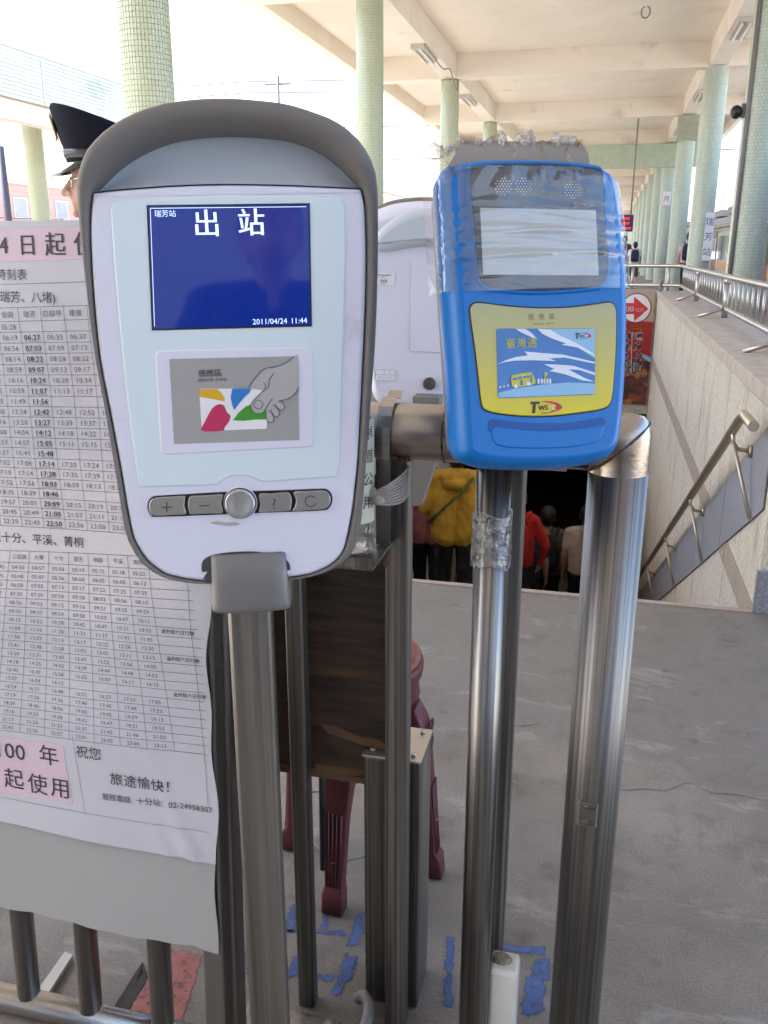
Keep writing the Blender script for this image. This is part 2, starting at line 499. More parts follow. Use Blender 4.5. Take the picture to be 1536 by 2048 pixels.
# ------------------------------------------------------------------ ground, platform, stairs
M_CONC = None
def concrete_floor():
    m = bpy.data.materials.new('trodden_concrete'); m.use_nodes = True
    t = m.node_tree; L = t.links.new; b = t.nodes['Principled BSDF']
    g = nd(t, 'ShaderNodeNewGeometry')
    n1 = nd(t, 'ShaderNodeTexNoise'); n1.inputs['Scale'].default_value = 1.6; n1.inputs['Detail'].default_value = 8; n1.inputs['Roughness'].default_value = 0.6
    n2 = nd(t, 'ShaderNodeTexNoise'); n2.inputs['Scale'].default_value = 230; n2.inputs['Detail'].default_value = 3
    n3 = nd(t, 'ShaderNodeTexNoise'); n3.inputs['Scale'].default_value = 5; n3.inputs['Detail'].default_value = 10; n3.inputs['Roughness'].default_value = 0.7
    for n_ in (n1, n2, n3): L(g.outputs['Position'], n_.inputs['Vector'])
    r1 = nd(t, 'ShaderNodeValToRGB'); e = r1.color_ramp.elements
    e[0].position = 0.32; e[0].color = (0.140, 0.124, 0.108, 1); e[1].position = 0.68; e[1].color = (0.285, 0.258, 0.228, 1)
    L(n1.outputs['Fac'], r1.inputs[0])
    # smoother, darker screed patch further in, with a broken edge
    sx = nd(t, 'ShaderNodeSeparateXYZ'); L(g.outputs['Position'], sx.inputs[0])
    mm = nd(t, 'ShaderNodeMath', operation='MULTIPLY_ADD'); L(n3.outputs['Fac'], mm.inputs[0]); mm.inputs[1].default_value = 0.9; L(sx.outputs['Y'], mm.inputs[2])
    mr = nd(t, 'ShaderNodeMapRange'); mr.inputs['From Min'].default_value = 2.47; mr.inputs['From Max'].default_value = 2.52
    L(mm.outputs[0], mr.inputs[0])
    mx = nd(t, 'ShaderNodeMix', data_type='RGBA'); L(mr.outputs[0], mx.inputs[0]); L(r1.outputs[0], mx.inputs[6])
    r2 = nd(t, 'ShaderNodeValToRGB'); e = r2.color_ramp.elements
    e[0].position = 0.3; e[0].color = (0.148, 0.136, 0.122, 1); e[1].position = 0.7; e[1].color = (0.23, 0.212, 0.194, 1)
    L(n3.outputs['Fac'], r2.inputs[0]); L(r2.outputs[0], mx.inputs[7])
    # grit
    r3 = nd(t, 'ShaderNodeValToRGB'); e = r3.color_ramp.elements
    e[0].position = 0.30; e[0].color = (0.78, 0.77, 0.76, 1); e[1].position = 0.74; e[1].color = (1.22, 1.22, 1.20, 1)
    L(n2.outputs['Fac'], r3.inputs[0])
    m2 = nd(t, 'ShaderNodeMix', data_type='RGBA', blend_type='MULTIPLY'); m2.inputs[0].default_value = 1.0
    L(mx.outputs[2], m2.inputs[6]); L(r3.outputs[0], m2.inputs[7])
    # dark stains
    r4 = nd(t, 'ShaderNodeValToRGB'); e = r4.color_ramp.elements
    e[0].position = 0.52; e[0].color = (1, 1, 1, 1); e[1].position = 0.72; e[1].color = (0.52, 0.47, 0.44, 1)
    L(n3.outputs['Fac'], r4.inputs[0])
    m3 = nd(t, 'ShaderNodeMix', data_type='RGBA', blend_type='MULTIPLY'); m3.inputs[0].default_value = 1.0
    L(m2.outputs[2], m3.inputs[6]); L(r4.outputs[0], m3.inputs[7])
    # pale scuffs dragged along the walking direction
    mp = nd(t, 'ShaderNodeMapping'); mp.inputs['Scale'].default_value = (1.0, 2.6, 1.0); mp.inputs['Rotation'].default_value = (0, 0, rad(12)); L(g.outputs['Position'], mp.inputs[0])
    n5 = nd(t, 'ShaderNodeTexNoise'); n5.inputs['Scale'].default_value = 3.1; n5.inputs['Detail'].default_value = 12; n5.inputs['Roughness'].default_value = 0.72; n5.inputs['Distortion'].default_value = 0.6; L(mp.outputs[0], n5.inputs['Vector'])
    r5 = nd(t, 'ShaderNodeMapRange'); r5.inputs['From Min'].default_value = 0.56; r5.inputs['From Max'].default_value = 0.72; r5.inputs['To Max'].default_value = 0.85; L(n5.outputs['Fac'], r5.inputs[0])
    m5 = nd(t, 'ShaderNodeMix', data_type='RGBA'); L(r5.outputs[0], m5.inputs[0]); L(m3.outputs[2], m5.inputs[6]); m5.inputs[7].default_value = (0.36, 0.34, 0.31, 1)
    # small dark gum spots
    vo = nd(t, 'ShaderNodeTexVoronoi'); vo.inputs['Scale'].default_value = 4.3; L(g.outputs['Position'], vo.inputs['Vector'])
    r6 = nd(t, 'ShaderNodeMapRange'); r6.inputs['From Min'].default_value = 0.035; r6.inputs['From Max'].default_value = 0.075; r6.inputs['To Min'].default_value = 0.55; r6.inputs['To Max'].default_value = 0.0; L(vo.outputs['Distance'], r6.inputs[0])
    m6 = nd(t, 'ShaderNodeMix', data_type='RGBA'); L(r6.outputs[0], m6.inputs[0]); L(m5.outputs[2], m6.inputs[6]); m6.inputs[7].default_value = (0.10, 0.095, 0.09, 1)
    L(m6.outputs[2], b.inputs['Base Color'])
    rr_ = nd(t, 'ShaderNodeMapRange'); rr_.inputs['To Min'].default_value = 0.42; rr_.inputs['To Max'].default_value = 0.72; L(n3.outputs['Fac'], rr_.inputs[0]); L(rr_.outputs[0], b.inputs['Roughness'])
    bp = nd(t, 'ShaderNodeBump'); bp.inputs['Strength'].default_value = 0.12; bp.inputs['Distance'].default_value = 0.003
    L(n2.outputs['Fac'], bp.inputs['Height']); L(bp.outputs[0], b.inputs['Normal'])
    return m
M_CONC = concrete_floor()
M_EARTH = pmat('ballast_earth', (0.35, 0.34, 0.33), rough=0.95, var=0.35, vscale=2, bump=0.5, bscale=9)
M_PLAST = pmat('cream_plaster', (0.83, 0.755, 0.65), rough=0.85, var=0.05, vscale=0.8, bump=0.03, bscale=30, dirt=(0.52, 0.44, 0.35), dscale=0.9, dthr=0.68, dsoft=0.12)
M_WALLC = pmat('pebbledash_wall', (0.60, 0.545, 0.45), rough=0.92, var=0.3, vscale=110, bump=0.9, bscale=170, dirt=(0.36, 0.31, 0.25), dscale=5, dthr=0.62, stretch=(1, 1, .35))
M_COPE = pmat('coping_stone', (0.44, 0.38, 0.32), rough=0.85, var=0.15, vscale=14, bump=0.2, bscale=90)
M_BAND = pmat('brown_tile_band', (0.36, 0.29, 0.24), rough=0.7, var=0.1, vscale=12)
M_GRAN = pmat('grey_granite', (0.24, 0.24, 0.265), rough=0.6, var=0.3, vscale=120, bump=0.1, bscale=120)
M_STEP = pmat('stair_concrete', (0.2, 0.19, 0.18), rough=0.85, var=0.15, vscale=8)
M_UNDER = pmat('underpass_wall', (0.26, 0.235, 0.21), rough=0.8, var=0.2, vscale=3)
M_RED_P = pmat('worn_red_paint', (0.36, 0.10, 0.085), rough=0.6, var=0.2, vscale=30, dirt=(0.19, 0.175, 0.16), dscale=22, dthr=0.56, dsoft=0.06)
M_BLUE_P = pmat('worn_blue_paint', (0.045, 0.10, 0.26), rough=0.55, var=0.2, vscale=25, dirt=(0.18, 0.175, 0.17), dscale=26, dthr=0.56, dsoft=0.06)

M_POSTD = pmat('dim_poster', (0.5, 0.48, 0.44), rough=.6, var=.4, vscale=5)
XW0, XW1 = 0.605, 0.965      # stair wall faces
YS0, YS1 = 3.13, 11.15       # stair opening
XL = -1.75                   # left side of the opening
ZB = -3.74                   # underpass floor
PE_R, PE_L = 3.2, -6.2       # platform edges

mb = MB()
def sheet(x0, y0, x1, y1, z):
    mb.add([(x0,y0,z),(x1,y0,z),(x1,y1,z),(x0,y1,z)], [(0,1,2,3)])
sheet(PE_L, -14, PE_R, YS0, 0); sheet(PE_L, YS0, XL, YS1, 0); sheet(XW0 + .02, YS0, PE_R, YS1, 0); sheet(PE_L, YS1, PE_R, 140, 0)
# platform edges and slab
for x in (PE_L, PE_R):
    mb.add([(x,-14,0),(x,140,0),(x,140,-1.05),(x,-14,-1.05)], [(0,1,2,3)])
mb.add([(PE_L,-14,0),(PE_R,-14,0),(PE_R,-14,-1.05),(PE_L,-14,-1.05)], [(0,1,2,3)])
floor = mb.build('platform_floor', M_CONC, origin=(0,0,0))
tag(floor, kind='structure')
mb = MB()
def sheet2(x0, y0, x1, y1, z):
    mb.add([(x0,y0,z),(x1,y0,z),(x1,y1,z),(x0,y1,z)], [(0,1,2,3)])
sheet2(-900, -900, PE_L, 900, -1.05); sheet2(PE_R, -900, 900, 900, -1.05); sheet2(PE_L, -900, PE_R, -14, -1.05); sheet2(PE_L, 140, PE_R, 900, -1.05)
tag(mb.build('ground', M_EARTH, origin=(0,0,-1.05)), kind='structure')

# painted marks (flat paint, a hair above the floor)
def c4b(x, y): return (400 + x / 2.048, 1600 + y / 2.048)
def c2b(x, y): return (x / 3.072, 1600 + y / 3.072)
def worn_paint(name, col, thr=0.42):
    """paint worn through to the floor, thinning out at its brushed edges"""
    m = pmat(name, col, rough=0.6, var=0.22, vscale=30)
    t = m.node_tree; L = t.links.new; b = t.nodes['Principled BSDF']; out = [n_ for n_ in t.nodes if n_.type == 'OUTPUT_MATERIAL'][0]
    at = nd(t, 'ShaderNodeAttribute'); at.attribute_name = 'edge'
    g = nd(t, 'ShaderNodeNewGeometry')
    nz = nd(t, 'ShaderNodeTexNoise'); nz.inputs['Scale'].default_value = 55; nz.inputs['Detail'].default_value = 9; nz.inputs['Roughness'].default_value = 0.7; L(g.outputs['Position'], nz.inputs['Vector'])
    ad = nd(t, 'ShaderNodeMath', operation='MULTIPLY_ADD'); L(at.outputs['Fac'], ad.inputs[0]); ad.inputs[1].default_value = 0.30; L(nz.outputs['Fac'], ad.inputs[2])
    mr = nd(t, 'ShaderNodeMapRange'); mr.inputs['From Min'].default_value = thr + .10; mr.inputs['From Max'].default_value = thr + .24; L(ad.outputs[0], mr.inputs[0])
    tr = nd(t, 'ShaderNodeBsdfTransparent'); mx = nd(t, 'ShaderNodeMixShader')
    L(mr.outputs[0], mx.inputs[0]); L(tr.outputs[0], mx.inputs[1]); L(b.outputs[0], mx.inputs[2]); L(mx.outputs[0], out.inputs[0])
    return m
M_RED_P = worn_paint('worn_red_paint', (0.34, 0.115, 0.10), .525)
M_BLUE_P = worn_paint('worn_blue_paint', (0.06, 0.11, 0.27), .525)
def floor_mark(name, mat, conv, poly, z=0.0012, soft=1.0):
    P = [hit(*conv(*p), Z=z) for p in poly]
    pts = []
    n = len(P)
    for i in range(n):
        a, b_ = P[i], P[(i+1) % n]
        k = max(2, int((b_ - a).length / 0.012))
        for j in range(k):
            q = a.lerp(b_, j / k)
            pts.append(Vector((q.x, q.y)))
    inn, out_ = inset2(pts, .007 * soft), inset2(pts, -.005 * soft)
    V = [(p.x, p.y, z) for p in out_] + [(p.x, p.y, z) for p in inn]
    k = len(pts)
    me = bpy.data.meshes.new(name)
    me.from_pydata(V, [], [(i, (i + 1) % k, (i + 1) % k + k, i + k) for i in range(k)] + [tuple(range(k, 2 * k))])
    at = me.attributes.new('edge', 'FLOAT', 'POINT')
    at.data.foreach_set('value', [0.0] * k + [1.0] * k)
    me.materials.append(mat); me.update()
    return link_mesh(name, me, floor)
for poly in ([(372,420),(402,425),(388,545),(345,548),(352,500)], [(352,527),(600,534),(604,556),(520,552),(352,548)], [(496,470),(532,480),(522,534),(492,534)],
             [(640,460),(678,455),(670,540),(642,602),(598,597),(612,550)], [(380,640),(412,640),(414,727),(195,722),(190,680),(362,690)],
             [(590,620),(646,640),(640,700),(612,732),(582,800),(530,800),(562,722),(576,680)], [(416,700),(558,716),(548,746),(416,736)],
             [(1005,550),(1042,560),(1036,852),(990,842),(1000,700)], [(1235,590),(1420,600),(1400,640),(1235,615)],
             [(1382,645),(1442,640),(1426,740),(1402,882),(1310,880),(1322,762),(1352,690)]):
    floor_mark('painted_stroke', M_BLUE_P, c4b, poly)
for poly in ([(1000,900),(1250,950),(1100,1460),(690,1460),(880,1130)], [(1425,360),(1490,480),(1480,700),(1430,600)], [(1330,1000),(1350,700),(1420,600),(1420,760),(1400,1000)]):
    floor_mark('painted_line', M_RED_P, c2b, poly)
M_JOINT = pmat('dark_joint_filler', (0.05, 0.047, 0.045), rough=0.9, var=0.3, vscale=40)
floor_mark('floor_joint', M_JOINT, c2b, [(872,1020),(892,1095),(720,1360),(640,1460),(590,1460),(700,1300)], z=0.0016)
floor_mark('floor_joint', M_JOINT, c2b, [(1478,120),(1480,220),(1415,300),(1412,230)], z=0.0016)

idp = lambda x, y: (x, y)
for ck in ([(1235,1579),(1262,1580),(1290,1577),(1330,1582),(1352,1574),(1366,1567),(1386,1566),(1400,1575),(1425,1586),(1480,1590),(1536,1603)], [(1500,1720),(1512,1740),(1530,1760)], [(1010,1450),(1040,1452),(1075,1449)]):
    up_ = [(x, y - random.uniform(.2, .7)) for x, y in ck]; dn_ = [(x, y + random.uniform(.2, .7)) for x, y in reversed(ck)]
    P_ = [hit(x, y, Z=.0011) for x, y in up_ + dn_]
    MB().add(P_, [tuple(range(len(P_)))]).build('floor_crack', M_JOINT, floor)
# staircase
stair = empty('staircase', (0, YS0, 0), kind='structure')
NST = 22
rise, run = -ZB / NST, (YS1 - 0.45 - YS0) / NST
sm = MB().box((XL + .01, 0.0, -0.9), (XW0 - .01, run + .02, 0)).mesh('step', M_STEP)
for i in range(NST):
    o = bpy.data.objects.new('step', sm); COL.objects.link(o); o.parent = stair
    o.location = (0, i * run + 0.001, -(i + 1) * rise)
nose = MB().box((XL, YS0 - 0.06, -0.25), (XW0, YS0 - 0.001, -0.002)).build('floor_edge', M_STEP, stair)
MB().box((XL, YS0 - .03, .0005), (XW0, YS0 - .001, .004)).build('nosing_strip', M_BAND, stair)
for x_, w_, z_, h_ in ((-1.6, 1.1, -2.6, 1.0), (-.1, .9, -2.5, .8), (1.3, 1.2, -2.7, 1.1)):
    MB().box((x_, 25.74, z_), (x_ + w_, 25.79, z_ + h_)).build('wall_poster', M_POSTD, stair)
mb = MB(); mb.box((XL - 3, YS1 - 0.6, ZB - .2), (XW0 + 3, 26, ZB - .001))
tag(mb.build('underpass_floor', M_UNDER, origin=(0, 12, ZB - .2)), kind='structure')
mb = MB(); mb.box((XL - 3, 25.8, ZB), (XW0 + 3, 26, -0.6)); mb.box((XL - 3.2, YS1 - .2, ZB), (XL - 3, 26, -.6)); mb.box((XW0 + 3, YS1 + .3, ZB), (XW0 + 3.2, 26, -.6))
mb.box((XL - 3, YS1 + .2, -0.62), (XW0 + 3, 26, -0.4)); mb.box((XL - 3, YS1 - .15, ZB), (XL - .2, YS1 + .1, -.6))
tag(mb.build('underpass_walls', M_UNDER, origin=(0, 18, ZB)), kind='structure')

# left stair wall
mb = MB(); mb.box((XL - .2, YS0, ZB), (XL, YS1, 0.62))
tag(mb.build('stair_side_wall', M_WALLC), 'low pebbledash wall along the left side of the stair opening', 'wall')

# right stair wall: panels with open joints, coping slabs, brown band, granite dado
rw = empty('stair_parapet_wall', (XW0, YS0, 0), 'long cream pebbledash parapet wall beside the descending stairs', 'wall')
ZT = 0.70
MB().box((XW0 + .03, YS0 + .02, ZB), (XW1 - .03, YS1 + .2, ZT - .001)).build('wall_core', M_STEP, rw)
ys = [YS0, 3.95, 5.0, 6.05, 7.1, 8.15, 9.2, 10.25, YS1 + .2]
for i in range(8):
    MB().box((XW0, ys[i] + .004, ZB), (XW0 + .03, ys[i+1] - .004, ZT)).build('wall_panel', M_WALLC, rw)
    MB().box((XW1 - .03, ys[i] + .004, 0.001), (XW1, ys[i+1] - .004, ZT)).build('wall_panel', M_WALLC, rw)
MB().box((XW0 + .004, YS0 - .012, 0.001), (XW1 - .004, YS0 + .02, ZT)).build('end_panel', M_WALLC, rw)
MB().box((XW0 - .015, YS0 - .03, 0.002), (XW1, YS0 - .013, 0.16)).build('end_kerb', M_GRAN, rw)
for i in range(6):
    a = YS0 - .03 + i * 1.38; b_ = min(a + 1.372, YS1 + .22)
    MB().rbox((XW0 - .012, a, ZT + .001), (XW1 + .02, b_, ZT + .066), 0.006).build('coping_slab', M_COPE, rw)
for i in range(8):
    MB().box((XW0 - .004, ys[i] + .006, -0.115), (XW0 - .0005, ys[i+1] - .006, 0.0)).build('brown_band', M_BAND, rw)
def zrail(y): return 0.665 - (y - 3.35) * 0.5
for i in range(9):
    a = 3.2 + i * 0.9; b_ = a + 0.892
    if b_ > 10.6: b_ = 10.6
    if b_ <= a: continue
    za, zb = zrail(a), zrail(b_)
    MB().prism([(XW0 - .009, a, za - .05), (XW0 - .009, b_, zb - .05), (XW0 - .009, b_, zb - .38), (XW0 - .009, a, za - .38)], (.0045, 0, 0)).build('granite_slab', M_GRAN, rw)
zl = zrail(10.6)
MB().box((XW0 - .009, 10.605, zl - .44), (XW0 - .0045, 13, zl - .04)).build('granite_slab', M_GRAN, rw)

# wall handrails
def handrail(name, pts, brk, label):
    r_ = empty(name, pts[0], label, 'handrail', 'handrails fixed to the stair wall')
    MB().tube(pts, 0.019, 14).build('rail', M_BRASS, r_)
    for p in brk:
        p = Vector(p)
        MB().tube([p + Vector((0, 0, -.012)), p + Vector((.004, 0, -.05)), p + Vector((.025, 0, -.075)), (XW0 - .016, p.y, p.z - .08)], 0.0085, 8).build('bracket', M_BRASS, r_)
        MB().tube([p + Vector((.004, 0, -.045)), (XW0 - .014, p.y - .17, p.z - .31)], 0.0075, 8).build('strut', M_BRASS, r_)
        MB().tube([(XW0 - .022, p.y, p.z - .08), (XW0 - .0095, p.y, p.z - .08)], 0.026, 12).build('bracket_flange', M_BRASS, r_)
    return r_
XR = XW0 - 0.085
handrail('handrail', [(XR, 3.12, .672), (XR, 3.34, .672), (XR, 3.42, .642), (XR, 6.0, zrail(6.0) + .01), (XR, 10.45, zrail(10.45) + .01)],
         [(XR, y, zrail(y) + .01) for y in (3.55, 4.75, 6.0, 7.5, 9.0, 10.2)], 'sloping brass coloured handrail running down the parapet wall beside the stairs')
handrail('handrail', [(XR, 10.53, zl + .01), (XR, 11.6, zl + .01), (XR, 12.7, zl + .01)],
         [(XR, y, zl + .01) for y in (10.7, 11.7, 12.5)], 'level handrail on the wall at the foot of the stairs')

# lintel above the underpass mouth, carries the street-food poster
mb = MB(); mb.box((XL - .3, YS1, -0.72), (XW0 - .004, YS1 + .25, ZT + .05))
tag(mb.build('underpass_lintel', M_WALLC), 'plastered beam over the mouth of the underpass', 'beam')

# platform railing on the parapet coping
ra = empty('platform_railing', (XW1 - .12, YS0, ZT), 'metal baluster railing with ball topped posts on the parapet coping', 'railing')
XA = XW1 - .105
zt, zb = 1.055, 0.83
MB().tube([(XA, YS0 - .3, zt), (XA, YS1 - .05, zt)], .021, 12).build('top_rail', M_RAILM, ra)
MB().tube([(XA, YS0 - .3, zb), (XA, YS1 - .05, zb)], .019, 12).build('bottom_rail', M_RAILM, ra)
bal = MB().tube([(0, 0, zb + .012), (0, 0, zt - .012)], .0085, 8).mesh('baluster', M_RAILM)
y = YS0 - .2
posts = [4.55, 6.9, 9.1]
while y < YS1 - .1:
    if all(abs(y - p) > .04 for p in posts):
        o = bpy.data.objects.new('baluster', bal); COL.objects.link(o); o.parent = ra; o.location = Vector((XA, y, 0)) - org(ra)
    y += 0.20
for p in posts:
    m_ = MB(); m_.tube([(XA - .005, p, ZT + .067), (XA - .005, p, zt - .05)], .022, 12); m_.sphere((XA - .008, p, zt - .03), .026, 12, 8); m_.build('post', M_RAILM, ra)
    MB().tube([(XA - .03, p, zb), (XA - .19, p + .02, ZT + .068)], .0125, 10).build('brace', M_RAILM, ra)
r2 = empty('platform_railing', (-0.3, YS1 + .1, ZT), 'two bar railing across the top of the underpass mouth', 'railing')
for z_ in (zt, zb):
    MB().tube([(XL, YS1 + .12, z_), (XA - .06, YS1 + .12, z_), (XA, YS1 + .0, z_)], .021, 10).build('rail', M_RAILM, r2)
for x_ in (-1.4, -.75, -.15, .3, .72):
    MB().tube([(x_, YS1 + .12, ZT + .05), (x_, YS1 + .12, zt - .02)], .016, 10).build('post', M_RAILM, r2)

# ------------------------------------------------------------------ canopy with tiled pillars
ZBM, ZSL = 4.62, 5.08
XP_L, XP_R = -3.46, 1.80
PY = [6.55 + 6.55 * i for i in range(15)]
can = empty('platform_canopy', (-1, 20, ZSL), 'cream concrete canopy roof with deep beams over the platform', 'canopy')
MB().box((-5.3, -10, ZSL), (3.35, 112, ZSL + .18)).build('roof_slab', M_PLAST, can)  # rear end lengthened behind the camera to hold back sky light
MB().box((-5.45, -10, ZSL - .32), (-5.301, 112, ZSL + .3)).build('fascia', M_PLAST, can)
MB().box((3.351, -10, ZSL - .25), (3.5, 112, ZSL + .3)).build('fascia', M_PLAST, can)
for x in (XP_L, XP_R):
    for i in range(-2, 14):
        y0 = 6.55 * (i + 1) + .17; y1 = 6.55 * (i + 2) - .17
        MB().box((x - .16, y0, ZBM + .02), (x + .16, y1, ZSL - .001)).build('long_beam', M_PLAST, can)
for i in range(-1, 16):
    y = 6.55 * (i + 1)
    MB().box((-5.3, y - .165, ZBM), (3.35, y + .165, ZSL - .001)).build('cross_beam', M_PLAST, can)

M_GREENB = pmat('pale_green_paint', (0.45, 0.52, 0.40), rough=.7, var=.08)
MB().box((-5.3, PY[4] - .30, 3.86), (3.35, PY[4] - .17, 4.60)).build('downstand_beam', M_GREENB, can)
M_TILE = pmat('pale_green_mosaic', (0.53, 0.60, 0.50), rough=0.32, var=0.05, vscale=1.5, island=0.06, coat=0.15)
M_TILEY = pmat('yellow_green_mosaic', (0.50, 0.56, 0.40), rough=0.32, var=0.05, vscale=1.5, island=0.05, coat=0.15)
M_GROUT = pmat('tile_grout', (0.40, 0.34, 0.25), rough=0.9, var=0.15, vscale=8)
M_GROUTD = pmat('dark_tile_grout', (0.24, 0.29, 0.22), rough=0.9, var=0.15, vscale=8)
def tile_mesh(r, cols, rowh, h, gap, m, brick=False):
    vs, fs = [], []
    rows = int(h / rowh)
    da = 2 * math.pi / cols; gz = gap; ga = gap / r
    for j in range(rows):
        z0, z1 = j * rowh + gz / 2, (j + 1) * rowh - gz / 2
        sh = da * .5 if (brick and j % 2) else 0
        for i in range(cols):
            a0, a1 = i * da + ga / 2 + sh, (i + 1) * da - ga / 2 + sh
            rr = r + random.uniform(-.0004, .0006)
            b = len(vs)
            for a in (a0, a1):
                c, s = math.cos(a), math.sin(a)
                vs += [((rr) * c, (rr) * s, z0), (rr * c, rr * s, z1), ((r - .004) * c, (r - .004) * s, z0 - .0004), ((r - .004) * c, (r - .004) * s, z1 + .0004)]
            fs += [(b, b+4, b+5, b+1), (b+1, b+5, b+7, b+3), (b+2, b+6, b+4, b), (b, b+1, b+3, b+2), (b+4, b+6, b+7, b+5)]
    me = bpy.data.meshes.new('mosaic_tiles'); me.from_pydata(vs, [], fs); me.materials.append(m); me.update()
    return me
def core_mesh(r, h, m):
    return MB().tube([(0, 0, 0), (0, 0, h)], r, 40).mesh('shaft', m)
RL, RR = 0.19, 0.225
tileL, coreL = tile_mesh(RL, 46, .037, ZBM, .0042, M_TILEY), core_mesh(RL - .003, ZBM - .001, M_GROUT)
tileR, coreR = tile_mesh(RR, 30, .042, ZBM, .0032, M_TILE, True), core_mesh(RR - .003, ZBM - .001, M_GROUTD)
def pillar(x, y, tiles, core, label):
    p = empty('pillar', (x, y, 0), label, 'pillar', 'tiled platform pillars')
    for nm, me in (('shaft', core), ('mosaic_tiles', tiles)):
        o = bpy.data.objects.new(nm, me); COL.objects.link(o); o.parent = p
        if nm == 'mosaic_tiles': o['kind'] = 'stuff'
    return p
M_CAPB = pmat('grey_green_render', (0.36, 0.37, 0.28), rough=.8, var=.1)
ordn = ['first', 'second', 'third', 'fourth']
pl = []
for i, y in enumerate(PY):
    if y < 95:
        lab = ['round yellow green mosaic pillar behind the white card reader', 'yellow green mosaic pillar standing between the two card readers', 'yellow green mosaic pillar rising just behind the blue reader', 'small far mosaic pillar above the taped top of the blue reader'][i] if i < 4 else 'distant yellow green mosaic pillar in the row left of the walkway'
        pl.append(pillar(XP_L, y, tileL, coreL, lab))
for i, y in enumerate(PY[1:]):
    lab = ['pale green tiled pillar carrying a drainpipe and a round loudspeaker', 'pale green tiled pillar with a white station name plate', 'pale green tiled pillar with a square grey head, next after the name plate pillar', 'pale green tiled pillar with a square grey head and a small red notice'][i] if i < 4 else 'distant pale green tiled pillar in the row beside the train track'
    pr_ = pillar(XP_R, y, tileR, coreR, lab)
    if i in (2, 3): MB().box((XP_R - .25, y - .25, ZBM - .62), (XP_R + .25, y + .25, ZBM - .002)).build('capital_block', M_CAPB, pr_)

# things on the pillars
M_WIRE = pmat('grey_pipe_plastic', (0.22, 0.20, 0.19), rough=0.5, var=0.1)
M_SIGNW = pmat('white_sign', (0.75, 0.76, 0.8), rough=0.4, var=0.03)
M_BLUEI = pmat('blue_ink', (0.03, 0.05, 0.30), rough=0.5, var=0)
M_REDI = pmat('red_ink', (0.50, 0.03, 0.03), rough=0.5, var=0)
dp = MB(); dp.tube([(XP_R - .19, PY[1] - .155, .02), (XP_R - .19, PY[1] - .155, ZBM)], .028, 10)
tag(dp.build('drainpipe', M_WIRE), 'grey drainpipe strapped to a pale green pillar', 'pipe')
ls = empty('loudspeaker', (XP_R - .29, PY[1] - .06, 2.86), 'small round dark loudspeaker on the drainpipe pillar', 'loudspeaker')
MB().sphere((XP_R - .32, PY[1] - .08, 2.95), (.075, .085, .085), 14, 10).build('horn', M_BLACK, ls)
MB().box((XP_R - .26, PY[1] - .10, 2.88), (XP_R - .20, PY[1] - .04, 3.05)).build('bracket', M_WIRE, ls)
def plate(name, x, y, z0, z1, w, txt, label, ink, size, vertical=True, side=-1):
    e_ = empty(name, (x, y, z0), label, 'sign')
    MB().rbox((x - w/2, y - .012, z0), (x + w/2, y, z1), .003).build('sign_plate', M_SIGNW, e_)
    m_ = MB()
    n = len(txt)
    for i, c in enumerate(txt):
        if vertical: put_text(m_, lambda u, v: (u, y - .0135, v), c, size, x, z1 - (i + .6) * (z1 - z0) / (n + .2))
    if not vertical: put_text(m_, lambda u, v: (u, y - .0135, v), txt, size, x, (z0 + z1) / 2)
    m_.build('lettering', ink, e_)
    return e_
plate('station_name_sign', XP_R + .13, PY[2] - RR - .02, 1.02, 1.95, .17, '瑞芳站', 'narrow white station name plate with blue characters on a green pillar', M_BLUEI, .17)
plate('notice_sign', XP_R - .03, PY[4] - RR - .03, 2.65, 3.1, .28, '月', 'small white notice with red character high on a far pillar', M_REDI, .2)
e_ = plate('exit_sign', 2.62, PY[1] - .3, 2.05, 2.42, .74, 'EA', 'white hanging sign with red letter beside the drainpipe pillar', M_REDI, .30, False)
for x_ in (2.35, 2.9): MB().tube([(x_, PY[1] - .306, 2.42), (x_, PY[1] - .306, ZSL)], .012, 8).build('hanger_rod', M_WIRE, e_)

# fluorescent fittings, hook and junction boxes under the canopy
M_TUBE = pmat('fluorescent_tube', (0.85, 0.84, 0.8), rough=0.4, var=0.0)
M_FIX = pmat('lamp_tray', (0.55, 0.50, 0.44), rough=0.5, var=0.1)
def lampfix(x, y, side):
    l_ = empty('tube_lamp', (x, y, ZBM - .1), 'twin tube lamp fitting under a long canopy beam', 'lamp', 'tube lamps under the canopy beams')
    xx = x + side * .0
    MB().box((xx - .12, y, ZBM - .055), (xx + .12, y + 1.25, ZBM + .018)).build('tray', M_FIX, l_)
    for dx in (-.06, .06): MB().tube([(xx + dx, y + .03, ZBM - .085), (xx + dx, y + 1.2, ZBM - .085)], .018, 8).build('tube', M_TUBE, l_)
for k in range(1, 6):
    lampfix(XP_L, PY[k] + 1.9 if k > 1 else PY[k] + 3.2, 1); lampfix(XP_R, PY[k] + 2.6, -1)
hk = hit(1292, 17, Z=ZSL - .03)
tag(MB().tube([hk + Vector((.07*math.cos(a), .02*math.sin(a*.5), .09*math.sin(a) - .05)) for a in [2*math.pi*i/16 for i in range(17)]], .012, 8).build('ceiling_hook', M_WIRE), 'small dark ring hook hanging from the canopy ceiling', 'hook')
for px_, py_ in ((1096, 249), (1172, 247), (1191, 247), (1268, 245)):
    p = hit(px_, py_, Y=PY[4] - .166)
    tag(MB().box((p.x - .07, p.y - .05, p.z - .07), (p.x + .07, p.y, p.z + .07)).build('junction_box', M_FIX), 'small square junction box on a far cross beam', 'box', 'junction boxes on the far cross beam')
